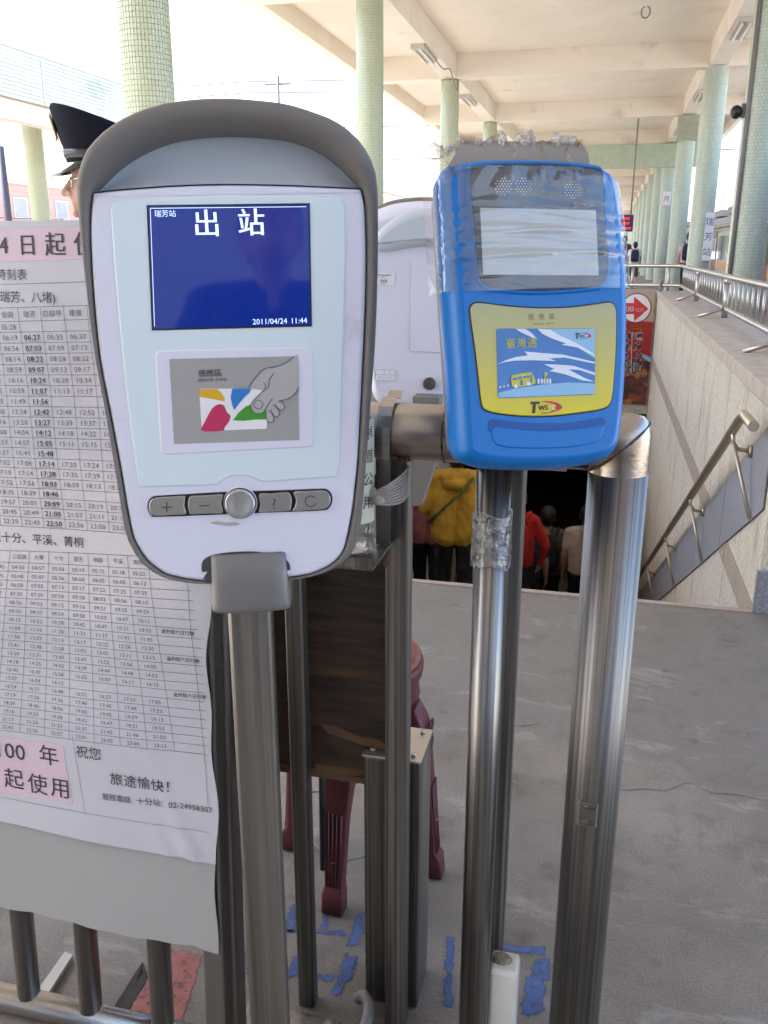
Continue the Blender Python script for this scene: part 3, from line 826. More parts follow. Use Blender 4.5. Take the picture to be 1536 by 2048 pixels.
# cables drooping along the left beam
def cable(name, pts, r, label, mat=M_WIRE):
    return tag(MB().tube(catmull(pts, 6, False), r, 6).build(name, mat), label, 'cable')
cable('ceiling_cable', [(XP_L + .17, PY[1] + 3, ZBM - .03), (XP_L + .18, PY[1] + 4.6, ZBM - .12), (XP_L + .2, PY[2] - 1.2, ZBM - .02), (XP_L + .2, PY[2] - .4, ZBM - .25), (XP_L + .2, PY[2] - .2, ZBM - .05)], .012, 'dark cable drooping from the lamp fitting to a pillar head')

# LED departure sign hanging over the walkway
sg = empty('departure_sign', (0.6, 27, 2.2), 'dark LED departure sign with red lines hung over the walkway', 'sign')
pA, pB = hit(1170, 430, Y=27), hit(1265, 463, Y=27)
M_SIGNB = pmat('navy_sign_case', (0.03, 0.035, 0.10), rough=0.4, var=0.05)
M_LED = pmat('red_led', (0.3, 0.01, 0.02), rough=0.4, var=0, emit=(1, 0.03, 0.06), estr=0.12)
MB().rbox((pA.x, 27, pB.z), (pB.x, 27.12, pA.z), .01).build('case', M_SIGNB, sg)
hh = pA.z - pB.z
for i in range(3):
    MB().box((pA.x + .06, 26.992, pA.z - hh * (.30 + .29 * i)), (pB.x - .1 + .05 * (i == 2), 26.999, pA.z - hh * (.15 + .29 * i))).build('led_line', M_LED, sg)
MB().tube([(pB.x - .08, 27.06, pA.z), (pB.x - .08, 27.06, ZSL)], .02, 8).build('hanger_rod', M_WIRE, sg)

# ------------------------------------------------------------------ train at the platform
M_TRAIN = pmat('cream_train_paint', (0.30, 0.265, 0.20), rough=0.35, var=0.05, coat=0.3)
M_TROOF = pmat('train_roof', (0.38, 0.36, 0.34), rough=0.6, var=0.15)
M_GLASSD = pmat('dark_glazing', (0.03, 0.03, 0.04), rough=0.06, var=0, spec=0.6)
M_TORNG = pmat('orange_train_stripe', (0.55, 0.19, 0.06), rough=0.4, var=0.05)
M_TDARK = pmat('train_door_frame', (0.10, 0.08, 0.10), rough=0.5, var=0.1)
def train_car(y0, label):
    XT = 3.55; Ln = 19.6
    t_ = empty('train_carriage', (XT + 1.4, y0 + Ln / 2, -.95), label, 'train', 'carriages of the waiting train')
    prof = [(0, -.55), (0, 1.75), (.06, 2.0), (.35, 2.32), (1.0, 2.5), (1.8, 2.5), (2.45, 2.32), (2.74, 2.0), (2.8, 1.75), (2.8, -.55)]
    MB().rings([[(XT + a, y, b) for a, b in prof[:3] + prof[-3:]] for y in (y0, y0 + Ln)], smooth=False).build('body', M_TRAIN, t_)
    MB().rings([[(XT + a, y, b + .002) for a, b in prof[2:8]] for y in (y0, y0 + Ln)], smooth=False).build('roof', M_TROOF, t_)
    MB().box((XT - .02, y0, 1.93), (XT + .05, y0 + Ln, 2.02)).build('gutter', M_TROOF, t_)
    MB().box((XT - .006, y0 + .01, .62), (XT - .001, y0 + Ln - .01, .86)).build('stripe', M_TORNG, t_)
    for k in range(4):
        yd = y0 + 1.9 + k * 4.75
        d_ = MB().box((XT - .012, yd, -.02), (XT - .007, yd + 1.3, 1.84)).build('door', M_TDARK, t_)
        for q in (0, 1): MB().box((XT - .018, yd + .12 + q * .62, .9), (XT - .0125, yd + .12 + q * .62 + .44, 1.6)).build('door_pane', M_GLASSD, d_)
        if k < 3:
            for q in range(2): MB().rbox((XT - .015, yd + 1.62 + q * 1.5, .92), (XT - .0005, yd + 1.62 + q * 1.5 + 1.3, 1.66), .004).build('window', M_GLASSD, t_)
    for k in range(4):
        MB().box((XT + .5, y0 + 2 + k * 4.5, 2.45), (XT + 2.3, y0 + 4.5 + k * 4.5, 2.68)).build('roof_unit', M_TROOF, t_)
    for k in (2.5, Ln - 4.5): MB().box((XT + .3, y0 + k, -1.04), (XT + 2.5, y0 + k + 2, -.551)).build('bogie', M_TDARK, t_)
    return t_
train_car(6.0, 'cream train carriage with open dark doors beside the parapet')
train_car(26.0, 'next cream train carriage further down the platform')
train_car(46.0, 'farthest cream train carriage at the platform')

# ------------------------------------------------------------------ opposite platform, buildings, trees, wires
M_TILEB = pmat('pale_green_strip_tiles', (0.58, 0.64, 0.57), rough=0.35, var=0.08, vscale=3, island=0.1, dirt=(0.30, 0.33, 0.27), dscale=0.6, dthr=0.66)
op = empty('opposite_canopy', (-13.5, 15, 0), 'canopy on the far platform with green strip tiled fascia', 'canopy')
FX = -11.2
MB().box((FX - 5.6, -12, 4.02), (FX - .03, 75, 4.2)).build('roof_slab', M_PLAST, op)
MB().box((FX - .03, -12, 3.98), (FX, 75, 4.9)).build('fascia_core', M_GROUT, op)
m_ = MB()
for i in range(12):
    y = -12.0
    z0 = 4.0 + i * .073
    while y < 60:
        ln = 3.6
        m_.box((FX, y, z0), (FX + .012, y + ln - .02, z0 + .062)); y += ln
o = m_.build('tile_strips', M_TILEB, op); o['kind'] = 'stuff'
MB().box((FX - .35, -12, 3.62), (FX - .06, 75, 4.019)).build('edge_beam', M_PLAST, op)
tileO, coreO = tileL, coreL
for k, y in enumerate((4.5, 19.2, 33.5)):
    p = empty('pillar', (-13.2, y, 0), 'pale tiled pillar holding up the far platform canopy', 'pillar', 'pillars of the far platform')
    for nm, me in (('shaft', coreL), ('mosaic_tiles', tileL)):
        o = bpy.data.objects.new(nm, me); COL.objects.link(o); o.parent = p; o.scale = (1.15, 1.15, .872)
        if nm == 'mosaic_tiles': o['kind'] = 'stuff'
mb = MB(); mb.box((-17.5, -30, -1.04), (-10.6, 90, 0.0))
tag(mb.build('opposite_platform', M_CONC), kind='structure')

M_BRICK = None
def brick_mat():
    m = bpy.data.materials.new('pink_brick'); m.use_nodes = True
    t = m.node_tree; L = t.links.new; b = t.nodes['Principled BSDF']
    tc = nd(t, 'ShaderNodeTexCoord'); mp = nd(t, 'ShaderNodeMapping'); mp.inputs['Rotation'].default_value = (rad(90), 0, 0)
    L(tc.outputs['Object'], mp.inputs[0])
    br = nd(t, 'ShaderNodeTexBrick'); br.inputs['Scale'].default_value = 2.2
    br.inputs['Color1'].default_value = (0.56, 0.33, 0.28, 1); br.inputs['Color2'].default_value = (0.50, 0.28, 0.23, 1); br.inputs['Mortar'].default_value = (0.5, 0.45, 0.4, 1)
    L(mp.outputs[0], br.inputs[0]); L(br.outputs[0], b.inputs['Base Color']); b.inputs['Roughness'].default_value = .9
    return m
M_BRICK = brick_mat()
M_BLDW = pmat('pale_render', (0.66, 0.63, 0.58), rough=0.9, var=0.08, vscale=.5)
M_FRAME = pmat('window_frame', (0.55, 0.55, 0.53), rough=0.5, var=0.05)
M_PANE = pmat('pale_window_glass', (0.30, 0.31, 0.32), rough=0.15, var=0.1)
def building(name, x0, y0, x1, y1, h, mat, label, rows, cols, face, z0=-1.05, wsz=(1.3, 1.2)):
    b_ = empty(name, ((x0 + x1) / 2, (y0 + y1) / 2, z0), label, 'building')
    MB().box((x0, y0, z0), (x1, y1, h)).build('wall', mat, b_)
    MB().box((x0 - .15, y0 - .15, h), (x1 + .15, y1 + .15, h + .35)).build('roof', M_BLDW, b_)
    for r in range(rows):
        for c in range(cols):
            zc = z0 + (h - z0) * (r + .55) / rows
            if face == 'x':                 # windows on +X face
                yc = y0 + (y1 - y0) * (c + .5) / cols
                w_ = MB().box((x1, yc - wsz[0]/2, zc - wsz[1]/2), (x1 + .06, yc + wsz[0]/2, zc + wsz[1]/2)).build('window', M_FRAME, b_)
                MB().box((x1 + .061, yc - wsz[0]/2 + .08, zc - wsz[1]/2 + .08), (x1 + .07, yc + wsz[0]/2 - .08, zc + wsz[1]/2 - .08)).build('pane', M_PANE, w_)
            else:                           # windows on -Y face
                xc = x0 + (x1 - x0) * (c + .5) / cols
                w_ = MB().box((xc - wsz[0]/2, y0 - .06, zc - wsz[1]/2), (xc + wsz[0]/2, y0, zc + wsz[1]/2)).build('window', M_FRAME, b_)
                MB().box((xc - wsz[0]/2 + .08, y0 - .07, zc - wsz[1]/2 + .08), (xc + wsz[0]/2 - .08, y0 - .061, zc + wsz[1]/2 - .08)).build('pane', M_PANE, w_)
    return b_
M_STATN = pmat('neutral_bounce_grey', (0.56, 0.60, 0.66), rough=.6, var=.06, vscale=.7)  # grey picked so the unseen wall bounces neutral light
building('brick_building', -46, 4, -34, 62, 4.9, M_BRICK, 'long low pink brick building beyond the far platform', 2, 14, 'x')
building('apartment_building', -22, 88, -6, 100, 11, M_BLDW, 'pale rendered building at the far end of the tracks', 3, 6, 'y')
building('apartment_building', -40, 120, -24, 140, 17, M_BLDW, 'taller pale apartment block behind the far tracks', 5, 5, 'y')
building('station_building', -9, -22, 30, -7.5, 8.6, M_STATN, 'unseen station building behind the ticket gate, toned and sized to steer the light', 2, 8, 'y')  # out of view; height set to give darker reflections
# poles and wires
M_POLE = pmat('dark_pole', (0.05, 0.045, 0.06), rough=0.6, var=0.1)
def pole(px_, Yd, ztop, r, label):
    p = hit(px_, 400, Y=Yd)
    e_ = empty('utility_pole', (p.x, p.y, -1.05), label, 'pole', 'utility poles beyond the tracks')
    MB().tube([(p.x, p.y, -1.04), (p.x, p.y, ztop)], r, 10).build('mast', M_POLE, e_)
    MB().box((p.x - .9, p.y - .05, ztop - .6), (p.x + .9, p.y + .05, ztop - .48)).build('crossarm', M_POLE, e_)
    return p
pole(12, 27, 5.9, .13, 'dark utility pole in front of the pink brick building')
pole(563, 60, 12.3, .12, 'thin far utility pole above the white reader')
for i, (z_, dz) in enumerate(((12.3, .3), (11.6, .35), (9.4, .3), (7.3, .25))):
    tag(MB().tube([(-60 + 7.0 * k, 61 + .12*k, z_ - dz * math.sin(math.pi * (k % 5) / 5.0)) for k in range(13)], .045, 6).build('overhead_wire', M_POLE), 'overhead wire crossing the bright sky behind the readers', 'wire', 'overhead wires')
for i, (z_, yy) in enumerate(((3.0, 22), (2.3, 24), (1.7, 23))):
    tag(MB().tube([(-33.5, -5 + 7 * k, z_ - .1 * math.sin(math.pi * (k % 4) / 4.0)) for k in range(9)], .02, 6).build('overhead_wire', M_POLE), 'thin wire strung in front of the pink brick building', 'wire', 'wires before the brick building')

# trees beyond the train
M_LEAF = pmat('leaves', (0.10, 0.16, 0.035), rough=0.6, var=0.35, vscale=1.2, island=0.35)
M_BARK = pmat('bark', (0.10, 0.075, 0.05), rough=0.9, var=0.25, vscale=6)
def tree_mesh(seed, h, cr):
    rnd = random.Random(seed)
    tr = MB(); tr.tube([(0, 0, 0), (.1, .05, h*.3), (.0, .1, h*.55), (.15, 0, h*.8)], [.22, .17, .12, .05], 8)
    tips = []
    for k in range(9):
        a = rnd.uniform(0, 6.28); z0 = h * rnd.uniform(.35, .65)
        e = Vector((math.cos(a) * cr * rnd.uniform(.5, .85), math.sin(a) * cr * rnd.uniform(.5, .85), z0 + h * rnd.uniform(.12, .32)))
        tr.tube([(0.05, .05, z0), e * .5 + Vector((0, 0, z0 * .55)), e], [.08, .05, .02], 6); tips.append(e)
    tips.append(Vector((.1, 0, h*.85)))
    lf = MB()
    for k in range(2600):
        c = rnd.choice(tips)
        d = Vector((rnd.gauss(0, 1), rnd.gauss(0, 1), rnd.gauss(0, .75)))
        p = c + d * cr * .27
        n = Vector((rnd.gauss(0, 1), rnd.gauss(0, 1), rnd.gauss(0, 1) + .6)).normalized()
        u = n.orthogonal().normalized() * rnd.uniform(.08, .16); v = n.cross(u).normalized() * rnd.uniform(.05, .09)
        lf.add([p - u, p + v, p + u, p - v], [(0, 1, 2, 3)])
    return tr.mesh('trunk', M_BARK), lf.mesh('crown', M_LEAF, merge=False)
trees = [tree_mesh(3, 7.0, 2.6), tree_mesh(5, 8.5, 3.0)]
for i, (x, y, s) in enumerate(((10.5, 30, 1.0), (12, 36, 1.1), (9.5, 44, .9), (14, 27, 1.0), (13, 52, 1.2), (16, 22, .95))):
    t_ = empty('tree', (x, y, -1.05), 'leafy green tree growing beyond the train', 'tree', 'trees beyond the train')
    for nm, me in zip(('trunk', 'crown'), trees[i % 2]):
        o = bpy.data.objects.new(nm, me); COL.objects.link(o); o.parent = t_
    t_.rotation_euler = (0, 0, i * 1.3); t_.scale = (s, s, s)

# ------------------------------------------------------------------ white card reader
M_CASE = pmat('white_case_plastic', (0.70, 0.70, 0.80), rough=0.36, var=0.03, vscale=3, bump=0.03, bscale=300, coat=0.1, dirt=(0.56, 0.55, 0.60), dscale=11, dthr=0.70, dsoft=0.10, rvar=0.06)
M_PANEL = pmat('pale_panel_plastic', (0.66, 0.76, 0.80), rough=0.32, var=0.015, vscale=3, coat=0.15)
M_RIM = pmat('grey_rim_plastic', (0.165, 0.15, 0.138), rough=0.62, var=0.05, vscale=8, bump=0.05, bscale=500)
M_VISOR = pmat('pale_visor_plastic', (0.52, 0.56, 0.61), rough=0.3, var=0.02, vscale=4, coat=0.2)
M_SCREEN = pmat('lit_blue_screen', (0.002, 0.006, 0.06), rough=0.05, var=0.0, emit=(0.006, 0.035, 0.36), estr=0.075, spec=0.8)
M_SCRTXT = pmat('lit_white_text', (0.4, 0.45, 0.5), rough=0.3, var=0.0, emit=(0.55, 0.72, 1.0), estr=0.17)
M_GREYP = pmat('grey_print', (0.36, 0.345, 0.34), rough=0.4, var=0.02)
M_SKINP = pmat('printed_hand_grey', (0.43, 0.41, 0.40), rough=0.4, var=0.0)
M_LINEP = pmat('dark_line_print', (0.08, 0.075, 0.075), rough=0.5, var=0.0)
M_CARDW = pmat('card_white_print', (0.80, 0.79, 0.79), rough=0.4, var=0)
M_YEL = pmat('yellow_print', (0.70, 0.40, 0.02), rough=0.4, var=0)
M_BLU = pmat('blue_print', (0.03, 0.20, 0.55), rough=0.4, var=0)
M_PNK = pmat('pink_print', (0.52, 0.03, 0.11), rough=0.4, var=0)
M_GRN = pmat('green_print', (0.06, 0.29, 0.03), rough=0.4, var=0)
M_BTN = pmat('grey_button_metal', (0.36, 0.34, 0.31), rough=0.36, metal=0.6, var=0.04, vscale=30)
M_BTNR = pmat('silver_button', (0.52, 0.50, 0.48), rough=0.3, metal=0.7, var=0.03)
M_COLLAR = pmat('grey_collar', (0.20, 0.19, 0.185), rough=0.42, metal=0.25, var=0.04, vscale=8)
M_SLOT = pmat('shaded_slot_gap', (0.06, 0.057, 0.055), rough=0.6, var=0.0)  # dark tone stands in for shade in the gap round the collar
M_SMUDGE = pmat('brown_smudge', (0.42, 0.36, 0.36), rough=0.6, var=0.1)

def k3(x, y): return (140 + x / 2.4, 180 + y / 2.4)
def k4(x, y): return (180 + x / 2.56, 640 + y / 2.56)

FR1 = Frame((0, 0, 0), 19.0, 6.0, 1.1)
FR1.o = hit(500, 1165, Y=0.925)
def poly1(pts, conv=None, n=0.0):
    return [FR1.px(*(conv(*p) if conv else p), n) for p in pts]
OUT1 = catmull(poly1([(150,388),(155,345),(170,305),(187,282),(215,255),(265,226),(327,206),(390,197),(452,195),(515,199),(577,207),(625,222),(673,241),(715,274),(744,317),(755,355),(758,413),(757,555),(752,690),(744,796),(735,913),(727,1011),(719,1077),(700,1117),(660,1144),(610,1158),(545,1165),(480,1169),(414,1170),(375,1168),(328,1158),(289,1136),(262,1101),(246,1062),(235,992),(219,894),(203,796),(186,705),(171,597),(157,472)]), 3)
WHITE1 = poly1([(722,376),(728,400),(731,430),(733,513),(731,620),(727,710),(723,796),(717,913),(711,975),(705,1023),(692,1089),(679,1115),(660,1132),(638,1143),(610,1152),(545,1160),(480,1164),(414,1164),(375,1160),(350,1155),(328,1148),(305,1132),(289,1116),(274,1093),(264,1070),(252,1011),(239,933),(219,827),(198,718),(186,600),(181,520),(179,450),(181,413),(184,384)])
TOPE1 = poly1([(184,384),(225,379.5),(265,376),(327,371.5),(390,368.5),(452,367.5),(515,368),(577,369.5),(640,372),(690,374.5),(722,376)])
_wt = catmull(WHITE1, 3, False)
FACE1 = _wt + TOPE1[1:-1]
ARC1 = catmull(poly1([(184,384),(200,362),(223,334),(265,301),(327,272),(390,260),(452,256),(515,259),(577,267),(640,292),(682,326),(707,355),(722,376)]), 3, False)
INNER1 = _wt + ARC1[1:-1]
CEN1 = FR1.px(455, 690)

def polar(poly, cen, N=132):
    out = []
    P = [Vector(p) - cen for p in poly]
    n = len(P)
    for k in range(N):
        a = 2 * math.pi * k / N
        d = Vector((math.cos(a), math.sin(a)))
        best = None
        for i in range(n):
            p, q = P[i], P[(i+1) % n]
            e = q - p
            den = d.x * e.y - d.y * e.x
            if abs(den) < 1e-12: continue
            t = (p.x * e.y - p.y * e.x) / den
            s = (p.x * d.y - p.y * d.x) / den
            if t > 0 and -1e-6 <= s <= 1 + 1e-6 and (best is None or t > best): best = t
        out.append(cen + d * (best or 0.1))
    return out

def reader_head(root, fr):
    O, I = polar(OUT1, CEN1), polar(INNER1, CEN1)
    mix = lambda t: [o.lerp(i, t) for o, i in zip(O, I)]
    sc = lambda pts, k: [CEN1 + (p - CEN1) * k for p in pts]
    top = [max(0.0, min(1.0, (p.y - FR1.px(455, 400).y) / 0.05)) for p in O]
    def lift(pts, n, nt=None):
        nt = n if nt is None else nt
        return [fr.w(p.x, p.y, n + (nt - n) * t) for p, t in zip(pts, top)]
    rim = MB()
    rim.rings([lift(sc(O, .965), -.052), lift(sc(O, .99), -.046), lift(O, -.034), lift(O, -.014, -.008), lift(mix(.06), -.006, .004), lift(mix(.2), -.001, .012), lift(mix(.45), .001, .014),
               lift(mix(.7), .0, .010), lift(mix(.9), -.003, .0), lift(I, -.007, -.014), lift(I, -.02, -.042)], cap0=False, cap1=False)
    rim.build('rim', M_RIM, root)
    # back shell
    sh = MB()
    sh.rings([lift(sc(O, .97), -.0525), lift(sc(O, .965), -.068), lift(sc(O, .93), -.092), lift(sc(O, .86), -.102)], cap0=False, cap1=True)
    sh.build('back_shell', M_CASE, root)
    # white face
    f = MB()
    loft(f, fr, FACE1, [(0.0006, -.022), (0.0006, -.006), (.0012, -.003), (.003, -.0008), (.006, 0.0)])
    face = f.build('front_case', M_CASE, root)
    # sloping visor scoop above the face
    v = MB()
    top_e = catmull(TOPE1, 4, False)
    arc = ARC1
    nT = 41
    def samp(pts, t):
        x = t * (len(pts) - 1); i = min(int(x), len(pts) - 2); return Vector(pts[i]).lerp(Vector(pts[i+1]), x - i)
    rows = []
    for k in range(9):
        s = k / 8
        rows.append([fr.w(*(samp(top_e, t).lerp(samp(arc, t), s)), -.001 - .042 * math.sin(s * math.pi / 2) ** .8 * math.sin(math.pi * min(1, max(0, t))) ** .35 ) for t in [j / (nT - 1) for j in range(nT)]])
    v.rings(rows, cap0=False, cap1=False, closed=False)
    v.build('visor', M_VISOR, root)
    return face

def decal(fr, pts, n, mat, parent, name, th=0.0):
    """flat print on the face"""
    m_ = MB()
    P = fr.lift(pts, n)
    if th: m_.prism(P, fr.N * -th)
    else: m_.add(P, [tuple(range(len(P)))])
    return m_.build(name, mat, parent, recalc=False)

polebase = hit(502, 1222, Y=0.985)
rd1 = empty('card_reader', (polebase.x, polebase.y, 0), 'large white card reader with grey rim and lit blue screen on a steel post', 'card reader')
face1 = reader_head(rd1, FR1)
# pale panel, slightly recessed look: thin raised plate with soft edge
PAN = catmull(poly1([(223,420),(228,408),(240,403)], n=0), 3, False) + catmull(poly1([(240,403),(330,396.5),(452,392),(560,393),(669,397)]), 4, False)[1:] + catmull(poly1([(669,397),(682,401),(688,413)]), 3, False)[1:] + \
      catmull(poly1([(688,413),(690,500),(688,600),(684,718),(680,840),(674,952)]), 3, False)[1:] + catmull(poly1([(674,952),(600,957.5),(540,962),(524,962),(508,955),(494,951),(481,949.5),(466,951),(453,955),(438,965),(425,969),(350,971),(280,973)]), 3, False)[1:] + \
      catmull(poly1([(280,973),(262,850),(246,699),(233,560),(223,420)]), 3, False)[1:-1]
m_ = MB(); loft(m_, FR1, PAN, [(-.0012, .0002), (-.0006, .0004), (0, .0012), (.0012, .0016)]); m_.build('front_panel', M_PANEL, face1)
SCR = poly1([(294,411),(619.5,407),(624,653),(304.5,661)])
m_ = MB(); loft(m_, FR1, SCR, [(0, .0012), (0, .0024), (.0008, .0024)]); scr = m_.build('screen_bezel', M_BLACK, rd1)
SC2 = poly1([(297.5,414),(616.5,410.5),(620.5,650),(307.5,657.5)])
decal(FR1, SC2, .0028, M_SCREEN, scr, 'screen')
def mapq(q):
    """unit square -> quad on the reader plane; q = TL, TR, BR, BL"""
    a, b, c, d = [Vector(p) for p in q]
    return lambda s, t: (a * (1 - s) + b * s) * (1 - t) + (d * (1 - s) + c * s) * t
mq = mapq(SC2)
def scr_text(mb_, s, x, y, h, **k):
    c = FR1.px(x, y); sc = (FR1.px(x, y - 10) - FR1.px(x, y + 10)).length / 20
    put_text(mb_, lambda u, v: FR1.w(u, v, .0031), s, h * sc, c.x, c.y, **k)
m_ = MB()
scr_text(m_, '出', 413, 448, 58, bold=.03); m_.build('screen_character', M_SCRTXT, scr, recalc=False); m_ = MB(); scr_text(m_, '站', 502, 446, 58, bold=.03); m_.build('screen_character', M_SCRTXT, scr, recalc=False); m_ = MB()
scr_text(m_, '瑞芳站', 331, 428, 15); m_.build('screen_lettering', M_SCRTXT, scr, recalc=False); m_ = MB(); scr_text(m_, '2011/04/24 11:44', 560, 642, 15.5)
m_.build('screen_lettering', M_SCRTXT, scr, recalc=False); m_ = MB()
for a, b in (((302, 417.5), (612, 414.2)), ((301.5, 418), (310, 653))):
    p, q = FR1.px(*a), FR1.px(*b); d = (q - p).normalized(); nn = Vector((-d.y, d.x)) * .00035
    m_.add([FR1.w(*(p + nn), .0031), FR1.w(*(q + nn), .0031), FR1.w(*(q - nn), .0031), FR1.w(*(p - nn), .0031)], [(0, 1, 2, 3)])
m_.build('screen_line', M_SCRTXT, scr, recalc=False)
# sensor zone
SEN = round_poly(poly1([(311,702),(625,694.5),(627.5,893),(323,909)]), .008)
m_ = MB(); loft(m_, FR1, SEN, [(-.001, .0014), (0, .0022), (.0015, .0028)]); sen = m_.build('sensor_frame', M_CASE, rd1)
GR = round_poly(poly1([(339.5,718),(596,712.3),(599,879.5),(349,887.5)]), .0012)
decal(FR1, GR, .0031, M_GREYP, sen, 'sensor_plate')
def art(pts, n, mat, name, smooth=True, k=5):
    P = [Vector(p) for p in pts]
    if smooth: P = catmull(P, k)
    return decal(FR1, poly1([tuple(p) for p in P], k4), n, mat, sen, name)
CARD = [(560,352),(903,349),(906,555),(574,568)]
art([tuple(p) for p in round_poly(CARD, 8)], .0034, M_CARDW, 'card_print', False)
decal(FR1, poly1([(560,354),(655,353),(672,370),(688,395),(691,416),(640,405),(562,391)], k4), .0037, M_YEL, sen, 'yellow_patch')
decal(FR1, poly1([(730,351),(829,350),(815,375),(798,388),(770,420),(740,460),(728,430),(721,395)], k4), .0037, M_BLU, sen, 'blue_patch')
art([(575,566),(590,520),(625,455),(655,432),(685,435),(702,470),(720,490),(712,520),(690,550),(680,565)], .0037, M_PNK, 'pink_patch', True, 4)
decal(FR1, poly1([(733,512),(760,475),(800,440),(830,432),(860,440),(904,462),(905,508),(850,508),(790,515)], k4), .0037, M_GRN, sen, 'green_patch')
HAND = [(1045,188),(1063,188),(1067,345),(1050,375),(1020,400),(975,412),(995,430),(992,455),(968,458),(972,470),(968,490),(948,492),(940,515),(922,522),(908,510),(904,460),(880,476),(850,477),(828,455),(825,430),(850,400),(890,362),(815,345),(845,300),(895,250),(950,240),(1000,220)]
art(HAND, .0040, M_SKINP, 'hand_print', True, 3)
m_ = MB()
def line(pts, w=2.4, conv=k4, n=.0044, k=4):
    P = catmull([Vector(p) for p in pts], k, False)
    P = poly1([tuple(p) for p in P], conv)
    ww = w / 2.56 * (FR1.px(455, 690) - FR1.px(455, 691)).length / 2
    L_, R_ = [], []
    for i, p in enumerate(P):
        d = (P[min(i+1, len(P)-1)] - P[max(i-1, 0)]).normalized(); nn = Vector((-d.y, d.x)) * ww
        L_.append(FR1.w(*(p + nn), n)); R_.append(FR1.w(*(p - nn), n))
    m_.rings([L_, R_], cap0=False, cap1=False, closed=False, smooth=False)
line([(1047,186),(1000,220),(950,240),(895,250),(845,300),(815,345)], 4)
line([(942,272),(920,305),(915,340),(890,362),(850,400),(826,430),(828,458),(852,477),(885,474),(905,445),(935,400)], 4)
line([(888,318),(900,332),(896,352)], 3.5)
line([(838,430),(858,408),(888,425),(870,455),(845,445),(838,430)], 3.5, k=2)
line([(1068,345),(1050,375),(1020,400),(975,412),(965,418)], 3.5)
line([(965,412),(992,428),(994,452),(970,458),(945,425)], 3.2)
line([(935,432),(968,462),(966,488),(945,492),(925,455)], 3.2)
line([(915,462),(940,492),(938,520),(918,522),(906,512)], 3.2)
line([(968,458),(968,462)], 3)
m_.build('hand_outline', M_LINEP, sen, recalc=False)
m_ = MB()
def face_text(mb_, s, x, y, h, n, **k):
    c = FR1.px(x, y); sc = (FR1.px(x, y - 10) - FR1.px(x, y + 10)).length / 20
    put_text(mb_, lambda u, v: FR1.w(u, v, n), s, h * sc, c.x, c.y, **k)
face_text(m_, '感應區', 421, 746, 16, .0036, bold=.02); face_text(m_, 'SENSOR ZONE', 425.5, 759, 8.6, .0036)
m_.build('sensor_lettering', M_LINEP, sen, recalc=False)
# buttons
BAR = catmull(poly1([(296,952),(302,925),(320,906),(350,899),(490,891),(680,880),(1000,870),(1180,863),(1215,868),(1236,890),(1240,925),(1225,960),(1190,975),(1000,983),(860,988),(690,995),(350,1008),(318,1000),(302,978)], k4), 3)
m_ = MB(); loft(m_, FR1, inset2(BAR, -.0022), [(0, .0001), (.0012, .0012), (.0016, .0006)]); m_.build('button_surround', M_CASE, rd1)
m_ = MB(); loft(m_, FR1, BAR, [(0, .0006), (.0002, .0009)]); m_.build('button_well', M_BLACK, rd1)
def button(pts, sym, c, hsz):
    P = catmull(poly1(pts, k4), 4)
    m_ = MB(); loft(m_, FR1, P, [(0, .0009), (0, .0034), (.0005, .0042), (.0013, .0047)])
    b_ = m_.build('button', M_BTN, rd1)
    m2 = MB()
    if sym in '+-?':
        x, y = k4(*c)
        if sym == '?': face_text(m2, '?', x, y, hsz, .0054)
        else:
            for (dx, dy) in ((26, 3.2),) + (((3.2, 26),) if sym == '+' else ()):
                q = poly1([(c[0]-dx, c[1]-dy+dx*.06*(dy<10)), (c[0]+dx, c[1]-dy-dx*.06*(dy<10)), (c[0]+dx, c[1]+dy-dx*.06*(dy<10)), (c[0]-dx, c[1]+dy+dx*.06*(dy<10))], k4)
                m2.add(FR1.lift(q, .0053 + .0002*(dx<10)), [(0,1,2,3)])
    else:
        L_, R_ = [], []
        for j in range(25):
            a = rad(45 + 290 * j / 24)
            for lst, rr in ((L_, 26), (R_, 31)):
                lst.append(FR1.w(*FR1.px(*k4(c[0] + rr*math.cos(a), c[1] - rr*math.sin(a)*.95)), .0054))
        m2.rings([L_, R_], cap0=False, cap1=False, closed=False, smooth=False)
    m2.build('symbol', M_LINEP, b_, recalc=False)
button([(303,953),(308,930),(322,914),(350,906),(420,902),(484,899),(488,915),(486,955),(492,990),(420,996),(350,1000),(322,994),(308,976)], '+', (397,955), 20)
button([(502,945),(506,920),(515,900),(560,897),(620,894),(676,891),(680,905),(674,940),(680,985),(620,988),(560,991),(518,992),(508,975)], '-', (588,947), 20)
button([(868,890),(930,886),(1000,880),(1018,882),(1030,900),(1034,925),(1030,955),(1018,974),(930,980),(868,983),(872,940)], '?', (943,935), 30)
button([(1046,878),(1120,874),(1180,871),(1210,876),(1228,896),(1232,922),(1222,950),(1195,966),(1120,972),(1040,976),(1050,950),(1054,915)], 'o', (1130,924), 20)
cb = FR1.px(*k4(770, 936))
rb = (FR1.px(*k4(848, 936)) - FR1.px(*k4(692, 936))).length / 2
circ = [cb + Vector((math.cos(a), math.sin(a) * .97)) * rb for a in [2*math.pi*i/48 for i in range(48)]]
m_ = MB(); loft(m_, FR1, inset2(circ, -.0026), [(0, .0001), (.0006, .0016), (.0014, .002), (.0022, .0012)]); m_.build('button_ring', M_CASE, rd1)
m_ = MB(); loft(m_, FR1, inset2(circ, -.001), [(0, .0010), (.0002, .0046), (.001, .0046)]); m_.build('button_ring', M_BLACK, rd1)
m_ = MB(); loft(m_, FR1, circ, [(0, .004), (0, .0056), (.0008, .0068), (.0028, .0074), (.006, .0066), (.012, .0060), (.02, .0058)]); m_.build('round_button', M_BTNR, rd1)
